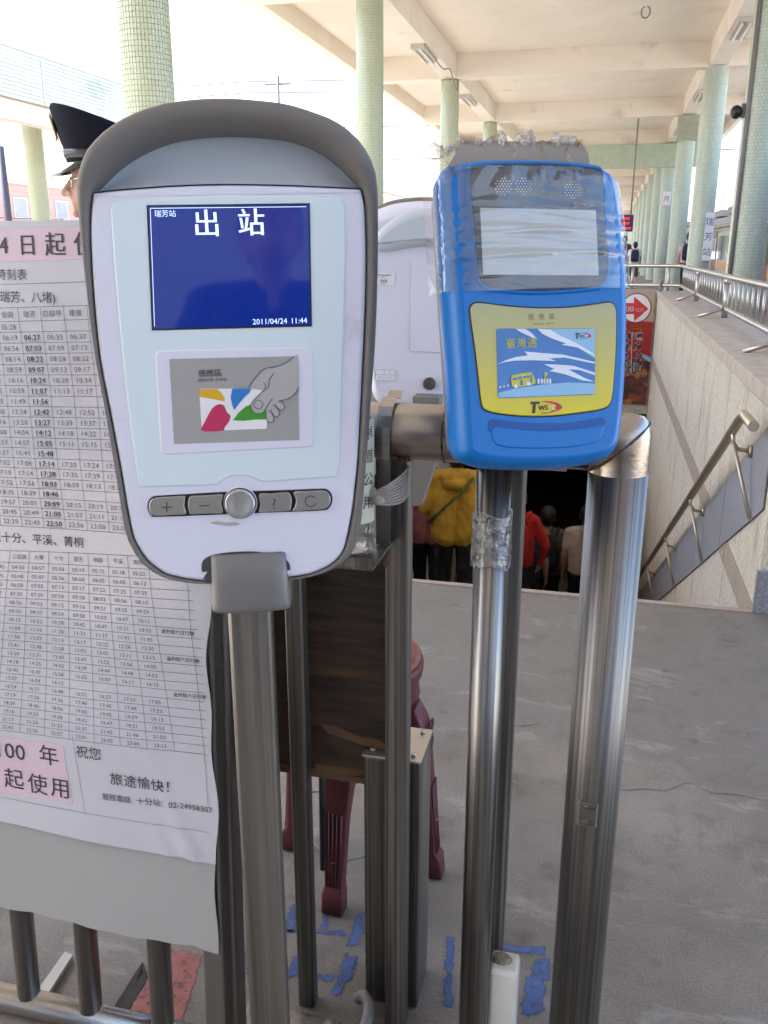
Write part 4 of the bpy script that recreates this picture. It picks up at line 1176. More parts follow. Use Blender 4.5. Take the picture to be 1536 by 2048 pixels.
decal(FR1, catmull(poly1([(420,1046),(435,1042),(450,1045),(470,1044),(480,1049),(460,1052),(440,1050)]), 3), .0004, M_SMUDGE, face1, 'smudge')
decal(FR1, poly1([(596,1123),(648,1119.5),(648,1121),(596,1125)]), .0005, M_WHITE, face1, 'scratch')
# slot and collar
SLOT = catmull(poly1([(575,1290),(572,1255),(582,1228),(620,1205),(700,1190),(800,1184),(880,1188),(960,1205),(1005,1228),(1022,1250),(1025,1280),(1005,1285),(990,1340),(610,1340),(600,1290)], k4), 3)
m_ = MB(); loft(m_, FR1, SLOT, [(0, .0002), (.0004, .0010), (.0012, .0006)]); m_.build('collar_slot', M_SLOT, rd1)
bc = FR1.px(500, 1160)
cw = (FR1.px(581, 1150) - FR1.px(418, 1150)).length / 2
ctop, cbot = FR1.px(498, 1106), FR1.px(500, 1222)
CX = FR1.px(499, 1150).x
prof = []
for j in range(29):                                # rounded front plan section
    a = math.pi * j / 28
    ex = math.copysign(abs(math.cos(a)) ** .45, math.cos(a)); ey = abs(math.sin(a)) ** .32
    prof.append((ex * cw, -.030 + ey * .0385))
rg = []
for v_, k, dn in ((ctop.y, .95, -.004), (ctop.y - .002, .985, -.001), ((ctop.y + cbot.y) / 2, 1.0, 0), (cbot.y + .008, 1.0, .0), (cbot.y + .002, .99, -.0005), (cbot.y, .96, -.003)):
    rg.append([FR1.w(CX + x * k, v_ , n + dn) for x, n in prof] + [FR1.w(CX - cw * k, v_, -.075), FR1.w(CX + cw * k, v_, -.075)])
m_ = MB(); m_.rings(rg); m_.build('collar', M_COLLAR, rd1)
# post and base plate
pw = 0.0285
pz = hit(502, 1200, Y=polebase.y).z
_c19, _s19 = math.cos(rad(19)), math.sin(rad(19))
def post_ring(z, c=polebase, w=pw, r=.008):
    return [Vector((c.x + p.x * _c19 - p.y * _s19, c.y + p.x * _s19 + p.y * _c19, z)) for p in rrect(-w, -w, w, w, r, 4)]
m_ = MB(); m_.rings([post_ring(.009), post_ring(pz + .03)], smooth=False); m_.build('post', M_GATE, rd1)
m_ = MB(); m_.rbox((polebase.x - .082, polebase.y - .08, .0045), (polebase.x + .082, polebase.y + .105, .013), .002); bp_ = m_.build('base_plate', M_GATE, rd1)
for sx in (-.064, .064):
    for sy in (-.062, .086):
        m_ = MB(); p = Vector((polebase.x + sx, polebase.y + sy, .0131))
        m_.tube([p, p + Vector((0, 0, .008))], .009, 6); m_.tube([p + Vector((0, 0, .008)), p + Vector((0, 0, .014))], .0045, 10); m_.build('bolt', M_BOLT, bp_)

# ------------------------------------------------------------------ second white reader, seen from behind
c2p = hit(850, 612, Y=2.3)
FR2 = Frame((0, 0, 0), 180 + 8, 5.0, 0)
FR2.o = c2p - FR2.U * CEN1.x - FR2.V * CEN1.y - FR2.N * -.05
rd2 = empty('card_reader', (c2p.x, c2p.y, c2p.z - .35), 'white card reader turned away, showing its sticker and lock, behind the steel pipe', 'card reader')
face2 = reader_head(rd2, FR2)
# details on its back; FRB looks at the camera
FRB = Frame(FR2.w(CEN1.x, CEN1.y, -.1026), 8, -5.0, 0)
def pB2(pts): return [FRB.px(*p) for p in pts]
def k7(x, y): return (740 + x / 4.45, 370 + y / 4.45)
m_ = MB()
DOOR = pB2([k7(375, 690), k7(500, 692), k7(660, 700), k7(640, 1490), k7(490, 1482), k7(355, 1478)])
loft(m_, FRB, DOOR, [(0, .0002), (0, .0022), (.001, .0028)]); m_.build('battery_door', M_CASE, rd2)
STK = pB2([k7(40, 775), k7(222, 785), k7(220, 895), k7(30, 885)])
s1 = decal(FRB, STK, .0012, M_SIGNW, rd2, 'sticker')
m_ = MB()
def b_text(s, x, y, h, **k):
    c = FRB.px(*k7(x, y)); sc = (FRB.px(0, 590) - FRB.px(0, 600)).length / 10 / 4.45
    put_text(m_, lambda u, v: FRB.w(u, v, .0016), s, h * sc, c.x, c.y, **k)
b_text('Microprogram', 125, 799, 20, bold=.03); b_text('MT.000', 120, 822, 13); b_text('0010002', 118, 875, 13)
for i in range(14):
    if i % 3 != 1:
        q = pB2([k7(90 + i * 5, 840), k7(93 + i * 5, 840), k7(93 + i * 5, 865), k7(90 + i * 5, 865)])
        m_.add(FRB.lift(q, .0016), [(0, 1, 2, 3)])
m_.build('sticker_print', M_INK, s1, recalc=False)
s2 = decal(FRB, pB2([k7(48, 1640), k7(235, 1640), k7(228, 1750), k7(44, 1745)]), .0012, M_SIGNW, rd2, 'sticker')
m_ = MB()
for a, b in (((50, 1688), (222, 1690)), ((128, 1645), (124, 1740)), ((50, 1645), (48, 1735)), ((50, 1643), (225, 1645)), ((48, 1738), (222, 1742)), ((224, 1645), (222, 1742))):
    p, q = FRB.px(*k7(*a)), FRB.px(*k7(*b)); d = (q - p).normalized(); nn = Vector((-d.y, d.x)) * .0003
    m_.add([FRB.w(*(p + nn), .0016), FRB.w(*(q + nn), .0016), FRB.w(*(q - nn), .0016), FRB.w(*(p - nn), .0016)], [(0, 1, 2, 3)])
b_text('0010', 88, 1710, 14); b_text('10-10-20', 175, 1713, 13); b_text('100', 172, 1664, 14)
m_.build('sticker_print', M_INK, s2, recalc=False)
lc = FRB.px(*k7(530, 1765))
lk = MB(); lk.tube([FRB.w(lc.x, lc.y, 0), FRB.w(lc.x, lc.y, .008)], .0165, 20); lk.tube([FRB.w(lc.x, lc.y, .008), FRB.w(lc.x, lc.y, .012)], .010, 16); lk.build('lock', M_GATE, rd2)
# hood pad at the top of the back
HD = catmull(pB2([k7(20, 520), k7(70, 420), k7(150, 345), k7(250, 275), k7(370, 225), k7(500, 208), k7(640, 225), k7(760, 275), k7(870, 345), k7(940, 420), k7(980, 520), k7(900, 590), k7(700, 565), k7(500, 545), k7(300, 565), k7(100, 596)]), 4)
m_ = MB(); loft(m_, FRB, HD, [(0, -.004), (0, .003), (.003, .009), (.01, .014), (.02, .017)]); m_.build('hood_lip', M_VISOR, rd2)
# arm down to its own post, which stands behind the barrier bar
YA = 2.2
m_ = MB()
rg = []
for (xa, xb_, ya_) in ((830, 882, 790), (830, 880, 900), (831, 846, 1005)):
    a, b = hit(xa, ya_, Y=YA), hit(xb_, ya_, Y=YA)
    rg.append([Vector((a.x, YA - .03, a.z)), Vector((b.x, YA - .03, a.z)), Vector((b.x, YA + .03, a.z)), Vector((a.x, YA + .03, a.z))])
m_.rings(rg, smooth=False); m_.build('mounting_arm', M_RIM, rd2)
q0 = hit(835, 985, Y=YA); fx = hit(800, 1100, Y=YA).x
MB().box((fx - .012, YA - .02, q0.z - .02), (q0.x, YA + .02, q0.z + .02)).build('arm_stub', M_COLLAR, rd2)
MB().tube([(fx, YA, .003), (fx, YA, q0.z + .03)], .015, 12).build('post', M_STEEL_DK, rd2)

# ------------------------------------------------------------------ steel barrier with the big top pipe
YF = 1.125
RP = 0.038
fe = empty('steel_barrier', (0.2, YF, 0), 'stainless steel pipe barrier carrying the blue card reader', 'barrier')
zp = hit(830, 864, Y=YF).z
xe = hit(1232, 1000, Y=YF).x
# the pipe turns down into the end post in a tight welded mitre with a softened corner
MB().tube([(-.55, YF, zp), (xe - RP, YF, zp)], RP, 36).build('top_pipe', M_STEEL_H, fe)
px0, pz0 = xe - RP, zp - RP
rgs, weld = [], None
for q in range(0, 91, 6):
    a = rad(q)
    s_ = 1.0 / (math.sin(a) ** 7 + math.cos(a) ** 7) ** (1 / 7)
    ring = [(px0 + (RP + RP * math.cos(h)) * s_ * math.sin(a), YF + RP * math.sin(h), pz0 + (RP + RP * math.cos(h)) * s_ * math.cos(a)) for h in [2*math.pi*j/36 for j in range(36)]]
    rgs.append(ring)
    if q == 48: weld = ring
m_ = MB(); m_.rings(rgs, cap0=False, cap1=False); m_.build('mitre_corner', M_STEEL_H, fe)
MB().tube([(xe, YF, zp - RP), (xe, YF, .004)], RP, 36).build('end_post', M_STEEL, fe)
m_ = MB(); m_.tube(weld, [.0015 + .0005 * math.sin(j * 5.3) for j in range(36)], 6, closed=True); m_.build('weld_seam', M_WELD, fe)
# hole plate in the end post
hp = hit(1175, 1627, Y=YF - RP)
m_ = MB(); m_.rbox((hp.x - .0125, YF - RP - .0025, hp.z - .019), (hp.x + .0125, YF - RP + .014, hp.z + .019), .0015); sock = m_.build('welded_tab', M_STEEL_DK, fe)
for dx in (-.0128, .0128): MB().rbox((hp.x + dx - .0012, YF - RP - .0045, hp.z - .018), (hp.x + dx + .0012, YF - RP + .006, hp.z + .018), .0005).build('tab_edge', M_BOLT, sock)
for dz in (-.013, .013):
    m_ = MB(); m_.sphere((hp.x + .001, YF - RP - .0025, hp.z + dz), (.010, .0025, .0045), 10, 6); m_.build('weld_spot', M_WELD, sock)
# flat bars under the pipe
def bar(px_, py_, w, d, z1, mat, label='upright_bar', Y=YF, z0=.002):
    p = hit(px_, py_, Y=Y)
    m_ = MB(); m_.rings([[Vector((p.x + q.x, Y + q.y, z)) for q in rrect(-w/2, -d/2, w/2, d/2, .006, 3)] for z in (z0, z1)], smooth=False)
    return m_.build(label, mat, fe), p.x
b1, xb1 = bar(797, 1250, .0345, .0345, zp - RP + .008, M_STEEL)
b2, xb2 = bar(593, 1250, .0285, .0285, zp - RP + .008, M_STEEL)
b3, xb3 = bar(1019, 1200, .030, .030, zp - RP + .008, M_STEEL)
m_ = MB()
for k in range(14):
    m_.sphere((xb1 + random.uniform(-.016, .016), YF - .014 + random.uniform(-.006, .004), zp - RP + .006 + random.uniform(-.007, .002)), random.uniform(.003, .006), 8, 6)
m_.build('weld_bead', M_RUST, fe)
m_ = MB()
rp = hit(785, 1070, Y=YF - .018)
for k in range(26):
    t = k / 25
    m_.sphere((xb1 - .014 + random.uniform(-.003, .004), YF - .0168, rp.z + .045 - .09 * t), (random.uniform(.002, .005), .0012, random.uniform(.004, .007)), 8, 5)
m_.build('rust_streak', M_RUST, fe)
wx = hit(893, 900, Y=YF).x
ring = [(wx, YF + (RP + .0004) * math.sin(2*math.pi*j/60), zp + (RP + .0004) * math.cos(2*math.pi*j/60)) for j in range(60)]
m_ = MB(); m_.tube(ring, [.0014 + .0003 * math.sin(j * 4.1) for j in range(60)], 6, closed=True)
m_.build('weld_seam', M_WELD, fe)

# polished pipe of the blue reader
YP = 1.062
pp = hit(971, 1400, Y=YP)
RB = .0225
bpole = empty('reader_pipe', (pp.x, YP, 0), 'polished steel pipe standing below the blue card reader, wrapped in clear tape', 'pipe')
MB().tube([(pp.x, YP, .003), (pp.x, YP, zp - RP + .05)], RB, 26).build('pipe', M_POLISH, bpole)
M_TAPE = clear_film('clear_packing_tape', gloss=0.12, rough=0.12, bump=0.35, bscale=60, fog=0.35)
m_ = MB()
zt1, zt0 = hit(975, 1020, Y=YP).z, hit(975, 1125, Y=YP).z
rgs = []
for i in range(15):
    z = zt0 + (zt1 - zt0) * i / 14
    rgs.append([(pp.x + (RB + .0015 + .0028 * abs(math.sin(a * 2.5 + i * .9)) * (1 - i / 20) + random.uniform(0, .0012)) * math.cos(a),
                 YP + (RB + .0015 + .0028 * abs(math.sin(a * 2.5 + i * .9)) * (1 - i / 20)) * math.sin(a), z + .004 * math.sin(a * 3 + i)) for a in [2*math.pi*j/28 for j in range(28)]])
m_.rings(rgs, cap0=False, cap1=False); m_.build('clear_tape', M_TAPE, bpole)

# ------------------------------------------------------------------ blue card reader
M_BLUE = pmat('metallic_blue_plastic', (0.003, 0.155, 0.50), rough=0.36, metal=0.0, spec=0.35, var=0.03, vscale=4, bump=0.015, bscale=700, coat=0.12)
M_DKWIN = pmat('smoked_window', (0.016, 0.019, 0.025), rough=0.22, var=0.15, vscale=20, coat=0.0)
M_LCD = pmat('blank_lcd', (0.62, 0.64, 0.63), rough=0.3, var=0.02, vscale=3)
M_YELP = None
def yellow_plate():
    m = pmat('yellow_plate', (0.62, 0.53, 0.04), rough=0.38, var=0.02, vscale=6)
    t = m.node_tree; L = t.links.new; b = t.nodes['Principled BSDF']
    tc = nd(t, 'ShaderNodeTexCoord'); sp = nd(t, 'ShaderNodeSeparateXYZ'); L(tc.outputs['Object'], sp.inputs[0])
    r = nd(t, 'ShaderNodeValToRGB'); e = r.color_ramp.elements
    mr = nd(t, 'ShaderNodeMapRange'); z0 = hit(1090, 830, Y=1.03).z; z1 = hit(1090, 620, Y=1.03).z
    mr.inputs['From Min'].default_value = z0 - zp; mr.inputs['From Max'].default_value = z1 - zp
    L(sp.outputs['Z'], mr.inputs[0]); L(mr.outputs[0], r.inputs[0])
    e[0].position = .1; e[0].color = (0.66, 0.55, 0.012, 1); e[1].position = 1.0; e[1].color = (0.42, 0.40, 0.20, 1)   # yellow at the bottom, straw towards the top
    L(r.outputs[0], b.inputs['Base Color'])
    return m
M_YELP = yellow_plate()
M_CARDB = pmat('blue_card_print', (0.04, 0.17, 0.47), rough=0.35, var=0.25, vscale=9, coat=0.2)
M_CARDL = pmat('light_blue_print', (0.24, 0.46, 0.66), rough=0.35, var=0.05, coat=0.2)
M_CARDS = pmat('pale_streak_print', (0.66, 0.73, 0.80), rough=0.35, var=0.05, coat=0.2)
M_BUSY = pmat('yellow_bus_print', (0.55, 0.50, 0.03), rough=0.4, var=0)
M_GREYB = pmat('grey_back_plastic', (0.22, 0.21, 0.20), rough=0.55, var=0.08, vscale=10)

def k5(x, y): return (730 + x / 2.8444, 250 + y / 2.8444)
FRC = Frame((0, 0, 0), 28.0, 13.0, 0.5)
FRC.o = hit(1090, 700, Y=1.0)
def polyc(pts, conv=k5, n=0.0): return [FRC.px(*(conv(*p) if conv else p), n) for p in pts]
rd3 = empty('card_reader', (pp.x, 1.08, zp), 'bright blue card reader half wrapped in clear plastic film', 'card reader')
BODY = catmull(polyc([(500,330),(505,285),(530,250),(600,228),(750,220),(1000,225),(1200,240),(1330,258),(1385,280),(1412,320),(1440,480),(1462,700),(1480,950),(1482,1150),(1474,1400),(1456,1640),(1436,1780),(1405,1838),(1340,1872),(1180,1898),(1000,1910),(820,1908),(690,1896),(620,1870),(592,1820),(578,1600),(560,1300),(540,1000),(522,700),(508,450)]), 3)
m_ = MB(); loft(m_, FRC, BODY, [(.004, -.072), (-.002, -.068), (-.009, -.045), (-.011, -.026), (-.0085, -.014), (-.004, -.006), (.001, -.001), (.005, 0.0)])
body3 = m_.build('front_case', M_BLUE, rd3)
m_ = MB(); loft(m_, FRC, BODY, [(.02, -.105), (.006, -.10), (.001, -.0725)], cap0=True, cap1=False); m_.build('back_case', M_GREYB, rd3)
# long soft crease on the case left of the panels
# window
WIN = catmull(polyc([(592,330),(594,270),(615,240),(680,231),(900,222),(1100,228),(1280,245),(1335,262),(1348,320),(1362,560),(1376,760),(1370,860),(1345,905),(1280,928),(1000,948),(760,936),(665,908),(640,850),(625,720),(606,520)]), 3)
m_ = MB(); loft(m_, FRC, inset2(WIN, -.004), [(0, .0002), (.002, .003), (.004, .0034), (.0048, .0016)]); m_.build('window_surround', M_BLUE, rd3)
m_ = MB(); loft(m_, FRC, WIN, [(0, .0008), (0, .0024), (.001, .0030)]); win = m_.build('display_window', M_DKWIN, rd3)
decal(FRC, polyc([(648,475),(1304,490),(1322,860),(666,855)]), .0035, M_LCD, win, 'lcd')
m_ = MB()
def c_text(mb_, s, x, y, h, n, fr=FRC, conv=k5, **k):
    c = fr.px(*conv(x, y)); sc = (fr.px(*conv(x, y - 10)) - fr.px(*conv(x, y + 10))).length / 20
    put_text(mb_, lambda u, v: fr.w(u, v, n), s, h * sc, c.x, c.y, **k)
c_text(m_, 'BAORUH', 1238, 462, 31, .0036)
M_PALE = pmat('pale_grey_print', (0.55, 0.56, 0.58), rough=0.4, var=0)
m_.build('maker_lettering', M_PALE, win, recalc=False)
for gx, gy in ((780, 355), (895, 355), (1175, 375)):
    m_ = MB()
    for i in range(-3, 4):
        for j in range(-3, 4):
            x = (i + (j % 2) * .5) * 17; y = j * 15
            if x*x + y*y > 46*46: continue
            c = FRC.px(*k5(gx + x, gy + y)); r_ = .0009
            m_.add([FRC.w(c.x + r_*math.cos(a), c.y + r_*math.sin(a), .0036) for a in [math.pi/3*q for q in range(6)]], [tuple(range(6))])
    m_.build('speaker_holes', M_PALE, win, recalc=False)
# yellow panel
YP_ = catmull(polyc([(598,1075),(600,1040),(622,1016),(680,1016),(800,1032),(1000,1044),(1180,1038),(1330,1018),(1395,1012),(1420,1040),(1426,1100),(1424,1250),(1414,1420),(1402,1540),(1385,1590),(1340,1615),(1200,1638),(1040,1654),(900,1654),(760,1640),(690,1622),(664,1590),(650,1480),(628,1290)]), 3)
m_ = MB(); loft(m_, FRC, inset2(YP_, -.0016), [(0, .0002), (.0006, .0012), (.0016, .0006)]); m_.build('panel_groove', M_BLACK, rd3)
m_ = MB(); loft(m_, FRC, YP_, [(0, .0006), (.0003, .0016), (.001, .0018)]); yp = m_.build('sensor_panel', M_YELP, rd3)
CARDQ = round_poly(polyc([(743,1159),(1303,1159),(1304,1534),(752,1556)]), .004)
m_ = MB(); loft(m_, FRC, CARDQ, [(0, .0018), (.0003, .0026), (.0006, .0027)]); cd3 = m_.build('card_picture', M_CARDB, rd3)
def pic(pts, mat, name, n=.0031, sm_=0):
    P = [Vector(p) for p in pts]
    if sm_: P = catmull(P, sm_)
    return decal(FRC, polyc([tuple(p) for p in P]), n, mat, cd3, name)
pic([(1040,1162),(1300,1162),(1301,1330),(1250,1300),(1150,1230)], M_CARDL, 'pale_sky')
pic([(752,1525),(850,1500),(1000,1478),(1150,1466),(1301,1472),(1301,1530),(1000,1544),(754,1552)], M_CARDL, 'pale_ground')
pic([(850,1162),(905,1162),(940,1185),(975,1222),(930,1205),(880,1182)], M_CARDS, 'streak', .0034)
pic([(975,1162),(1045,1165),(1100,1200),(1190,1240),(1298,1305),(1300,1318),(1200,1268),(1110,1252),(1135,1245),(1050,1215),(1000,1190)], M_CARDS, 'streak', .0034)
pic([(747,1362),(800,1338),(850,1322),(920,1312),(900,1290),(1010,1300),(1120,1308),(1299,1350),(1299,1360),(1130,1325),(1040,1330),(1080,1345),(950,1340),(850,1342),(790,1350)], M_CARDS, 'streak', .0034)
pic([(1010,1362),(1100,1365),(1180,1372),(1300,1410),(1300,1425),(1210,1395),(1150,1392),(1240,1440),(1298,1462),(1230,1455),(1130,1420),(1040,1400),(1070,1390)], M_CARDS, 'streak', .0034)
pic([(822,1440),(835,1425),(900,1412),(940,1408),(948,1420),(962,1455),(962,1472),(935,1482),(850,1495),(830,1490)], M_BUSY, 'bus', .0037)
for (x0, y0, x1, y1) in ((832,1440,858,1452), (862,1434,884,1448), (892,1430,908,1442), (912,1427,928,1440), (876,1452,890,1482), (934,1418,942,1466)):
    pic([(x0, y0 + 2), (x1, y0 - 2), (x1, y1 - 2), (x0, y1 + 2)], M_CARDB, 'bus_window', .0040)
for cx, cy in ((850, 1488), (922, 1474)):
    pic([(cx + 11*math.cos(a), cy + 11*math.sin(a)) for a in [math.pi/5*q for q in range(10)]], M_CARDS, 'bus_wheel', .0041)
for cx in (980, 998, 1014, 1030, 1046):
    pic([(cx-5,1475),(cx-6,1450),(cx,1442),(cx+6,1450),(cx+5,1472)], M_CARDS, 'waiting_figure', .0037)
for cx in (763, 784, 806): pic([(cx-4,1500-(cx-763)*.2),(cx+8,1493-(cx-763)*.2),(cx-4,1485-(cx-763)*.2)], M_CARDS, 'puff', .0037)
pic([(1014,1445),(1014,1410),(1030,1408),(1030,1425),(1020,1427),(1020,1470),(1015,1470)], M_BUSY, 'bus_stop', .0038)
m_ = MB()
c_text(m_, '臺灣通', 884, 1243, 62, .0036, spacing=1.06)
m_.build('card_lettering', M_BUSY, cd3, recalc=False)
m_ = MB(); c_text(m_, '感應區', 1012, 1092, 40, .0022, spacing=1.62); c_text(m_, 'sensor zone', 1012, 1128, 25, .0022, spacing=1.1)
M_GOLDT = pmat('grey_gold_lettering', (0.26, 0.22, 0.08), rough=0.4, var=0)
m_.build('sensor_lettering', M_GOLDT, yp, recalc=False)
def twsc(cx, cy, s, n, par):
    f = lambda x, y: (cx + x * s, cy + y * s)
    decal(FRC, catmull(polyc([f(-35,-34),(f(20,-34)),f(62,-24),f(88,0),f(60,20),f(0,36),f(40,14),f(52,0),f(40,-18)]), 3), n, M_REDI, par, 'logo_swoosh')
    m_ = MB()
    q = polyc([f(-92,-32),f(-40,-32),f(-42,-18),f(-62,-18),f(-68,34),f(-84,34),f(-78,-18),f(-94,-18)])
    m_.add(FRC.lift(q, n + .0003), [tuple(range(8))])
    c_text(m_, 'WS', *f(-22, 2), 40 * s, n + .0003, bold=.05)
    c_text(m_, '台灣卡', *f(-15, 34), 15 * s, n + .0003)
    m_.build('logo_lettering', M_INK, par, recalc=False)
    m_ = MB(); c_text(m_, 'C', *f(38, 2), 40 * s, n + .0004, bold=.05); m_.build('logo_lettering', M_WHITE, par, recalc=False)
twsc(1030, 1606, 1.0, .0023, yp)
twsc(1236, 1202, .5, .0034, cd3)
# pressed recess at the foot of the case, its shade put in as darker blue
REC = catmull(polyc([(705,1712),(708,1690),(740,1682),(900,1700),(1040,1704),(1180,1698),(1320,1674),(1352,1672),(1362,1690),(1340,1700),(1180,1724),(1040,1732),(900,1728),(760,1712),(735,1714),(722,1738),(708,1735)]), 3)
M_BLUED = pmat('shaded_recess_blue', (0.008, 0.07, 0.27), rough=0.4, metal=0.2, var=0.0)  # darker copy of the case blue, painted shade for the groove
m_ = MB(); loft(m_, FRC, REC, [(-.0015, .0001), (0, .0006), (.0012, .0003)]); m_.build('recess', M_BLUED, rd3)
m_ = MB(); loft(m_, FRC, catmull(polyc([(716,1752),(730,1722),(760,1716),(900,1733),(1040,1738),(1180,1730),(1338,1704),(1356,1715),(1345,1760),(1320,1800),(1200,1830),(1000,1842),(820,1836),(740,1815)]), 3), [(0, .0002), (.0008, .0011), (.0018, .0015)]); m_.build('grip_bulge', M_BLUE, rd3)
# grey sloping crown on top
m_ = MB()
tp = polyc([(455,225),(540,90),(1225,105),(1235,150),(1262,240)], n=0)
a0, a1, a2, a3 = FRC.px(*k5(470,235), -.006), FRC.px(*k5(550,90), -.056), FRC.px(*k5(1222,95), -.056), FRC.px(*k5(1275,245), -.006)
rowsA = []
for k in range(7):
    s = k / 6
    rowsA.append([FRC.w(*(a0.lerp(a1, s).lerp(a3.lerp(a2, s), t)), -.006 - .05 * s + .008 * math.sin(math.pi * s)) for t in [j / 14 for j in range(15)]])
rowsB = [[p - FRC.N * .03 - FRC.V * .004 for p in rowsA[-1]]]
m_.rings(rowsA + rowsB, cap0=False, cap1=False, closed=False); m_.build('crown', M_GREYB, rd3)
# clear film wrapped round the upper half
M_FILM = clear_film('clear_wrap', gloss=0.11, rough=0.06, bump=0.25, bscale=6.0, fres=0.3, stretch=(1, 1, 2.2), fog=0.06)  # fog mixes in white, imitating bright glare smears on the film
M_FILM2 = clear_film('crumpled_wrap', tint=(0.90, 0.87, 0.80), gloss=0.16, rough=0.14, bump=1.0, bscale=34, fres=0.4, fog=0.45)
m_ = MB()
fl = FRC.px(*k5(440, 1000)); frr = FRC.px(*k5(1480, 790)); ft = FRC.px(*k5(1000, 205)); fb = FRC.px(*k5(1000, 965))
rng = random.Random(4)
rows = []
nu, nv = 110, 70
def edge_u(v):       # left/right body edges at height v (from the outline)
    xs = []
    n = len(BODY)
    for i in range(n):
        p, q = BODY[i-1], BODY[i]
        if (p.y - v) * (q.y - v) <= 0 and abs(p.y - q.y) > 1e-9: xs.append(p.x + (q.x - p.x) * (v - p.y) / (q.y - p.y))
    return (min(xs), max(xs)) if len(xs) >= 2 else None
vtop = max(p.y for p in BODY) - .004
for j in range(nv + 1):
    t = j / nv
    row = []
    for i in range(nu + 1):
        s = i / nu
        vb = FRC.px(*k5(1000, 900 + 45 * math.sin(s * math.pi) + 12 * math.sin(s * 9))).y
        v = vtop + (vb - vtop) * t
        e = edge_u(max(v, min(p.y for p in BODY)))
        w0, w1 = e[0] - .013, e[1] + .013
        # wrap: outer 9% on each side folds back along the case sides
        if s < .12: u, n = w0 - .001, -.055 * (1 - s / .12) - .012
        elif s > .88: u, n = w1 + .001, -.055 * ((s - .88) / .12) - .012
        else:
            q = (s - .12) / .76; u = w0 + (w1 - w0) * q
            n = .0062 - .018 * (abs(2 * q - 1) ** 6)
        wr = .0007 * math.sin(23 * u * 8 + 5 * t + 3 * math.sin(t * 7)) * (.3 + .7 * math.exp(-t * 6)) + .0007 * math.sin(60 * t + 4 * math.sin(s * 5)) * math.exp(-((t - .55) / .25) ** 2)
        wr += .0022 * max(0, math.sin(260 * u + 9 * math.sin(40 * u))) ** 10 * math.exp(-((t - .07) / .07) ** 2) + .0026 * max(0, math.sin(34 * t + 2.2 * math.sin(s * 2.6) + .6)) ** 6 * math.exp(-((t - .62) / .22) ** 2) * math.sin(math.pi * s)
        row.append(FRC.w(u, v, n + wr * (1 if .12 <= s <= .88 else .4)))
    rows.append(row)
m_.rings(rows, cap0=False, cap1=False, closed=False); m_.build('clear_film', M_FILM, rd3)
# crumpled film bunched over the crown
m_ = MB(); rows = []
for j in range(13):
    t = j / 12; row = []
    for i in range(70):
        s = i / 69
        b0 = FRC.px(*k5(430 + 880 * s, 262 - 20 * math.sin(s * 3.1) + 20 * (s > .9)), .004); t0 = FRC.px(*k5(395 + 850 * s, 115 - 48 * math.sin(min(1, s * 2.2) * 1.57) + 6 * math.sin(s * 19)), -.051)
        p = b0.lerp(t0, t)
        nz = .004 * math.sin(37 * s + 4 * t) + .004 * math.sin(71 * s - 6 * t) * t + .005 * rng.uniform(-1, 1) * t
        row.append(FRC.w(p.x + .003 * math.sin(50 * s) * t, p.y + .005 * math.sin(29 * s + 2) * (t > .9), .004 - .055 * t ** .8 + nz))
    rows.append(row)
for j in range(1, 4):
    rows.append([p - FRC.N * .012 * j + FRC.V * (.004 - .003 * j + rng.uniform(-.003, .003)) for p in rows[12]])
m_.rings(rows, cap0=False, cap1=False, closed=False); m_.build('crumpled_film', M_FILM2, rd3)
# small bracket to the pipe
cb_ = FRC.w(FRC.px(1060, 860).x, FRC.px(1060, 860).y, -.095)
MB().box((pp.x - .03, cb_.y - .02, zp - .02), (pp.x + .09, YF - RP + .004, zp + .03)).build('bracket', M_GREYB, rd3)

# ------------------------------------------------------------------ pedestal, junction box, hose
pd = empty('steel_pedestal', (-.274, 1.2, 0), 'square stainless steel pedestal with a bolted top plate', 'pedestal')
MB().rbox((-.32, 1.152, .003), (-.229, 1.247, .484), .003).build('column', M_STEEL, pd)
tpl = MB().rbox((-.322, 1.150, .4845), (-.227, 1.249, .4885), .001).build('top_plate', pmat('tarnished_plate', (0.62, 0.54, 0.42), rough=0.35, metal=0.9, var=0.1), pd)
for x_, y_ in ((-.307, 1.165), (-.242, 1.165), (-.307, 1.234), (-.242, 1.234)):
    MB().tube([(x_, y_, .4886), (x_, y_, .494)], .0045, 8).build('bolt', M_BOLT, tpl)
M_BOXW = pmat('yellowed_white_plastic', (0.66, 0.64, 0.56), rough=0.4, var=0.06, vscale=12, dirt=(0.30, 0.25, 0.16), dscale=18, dthr=0.68)
jb = hit(1004, 2048, Y=1.06)
jt = hit(1004, 1945, Y=1.06)
jx = hit(976, 1990, Y=1.06).x; jx1 = hit(1034, 1990, Y=1.06).x
jbx = empty('junction_box', ((jx + jx1) / 2, 1.09, 0), 'yellowed white plastic cable box on the floor below the blue reader', 'box')
MB().rbox((jx, 1.06, .03), (jx1, 1.105, jt.z), .006).build('cover', M_BOXW, jbx)
MB().box((jx + .004, 1.064, .003), (jx1 - .004, 1.103, .0295)).build('foot', M_GREYB, jbx)
m_ = MB(); m_.sphere(((jx + jx1) / 2 - .006, 1.086, jt.z), (.017, .013, .006), 14, 8); m_.build('sealant_lump', pmat('mortar', (0.25, 0.21, 0.15), rough=.9, var=.3, vscale=60, bump=.6, bscale=120), jbx)
hp0 = hit(775, 2030, Z=.02)
tag(MB().tube(catmull([(-.33, 1.14, .012), (-.315, 1.13, .03), (-.30, 1.10, .028), (-.305, 1.03, .02), (-.32, .98, .014)], 8, False), [.009 + .0012 * (i % 2) for i in range(33)], 10).build('corrugated_hose', M_GREYB), 'grey corrugated cable hose at the foot of the steel pedestal', 'hose')
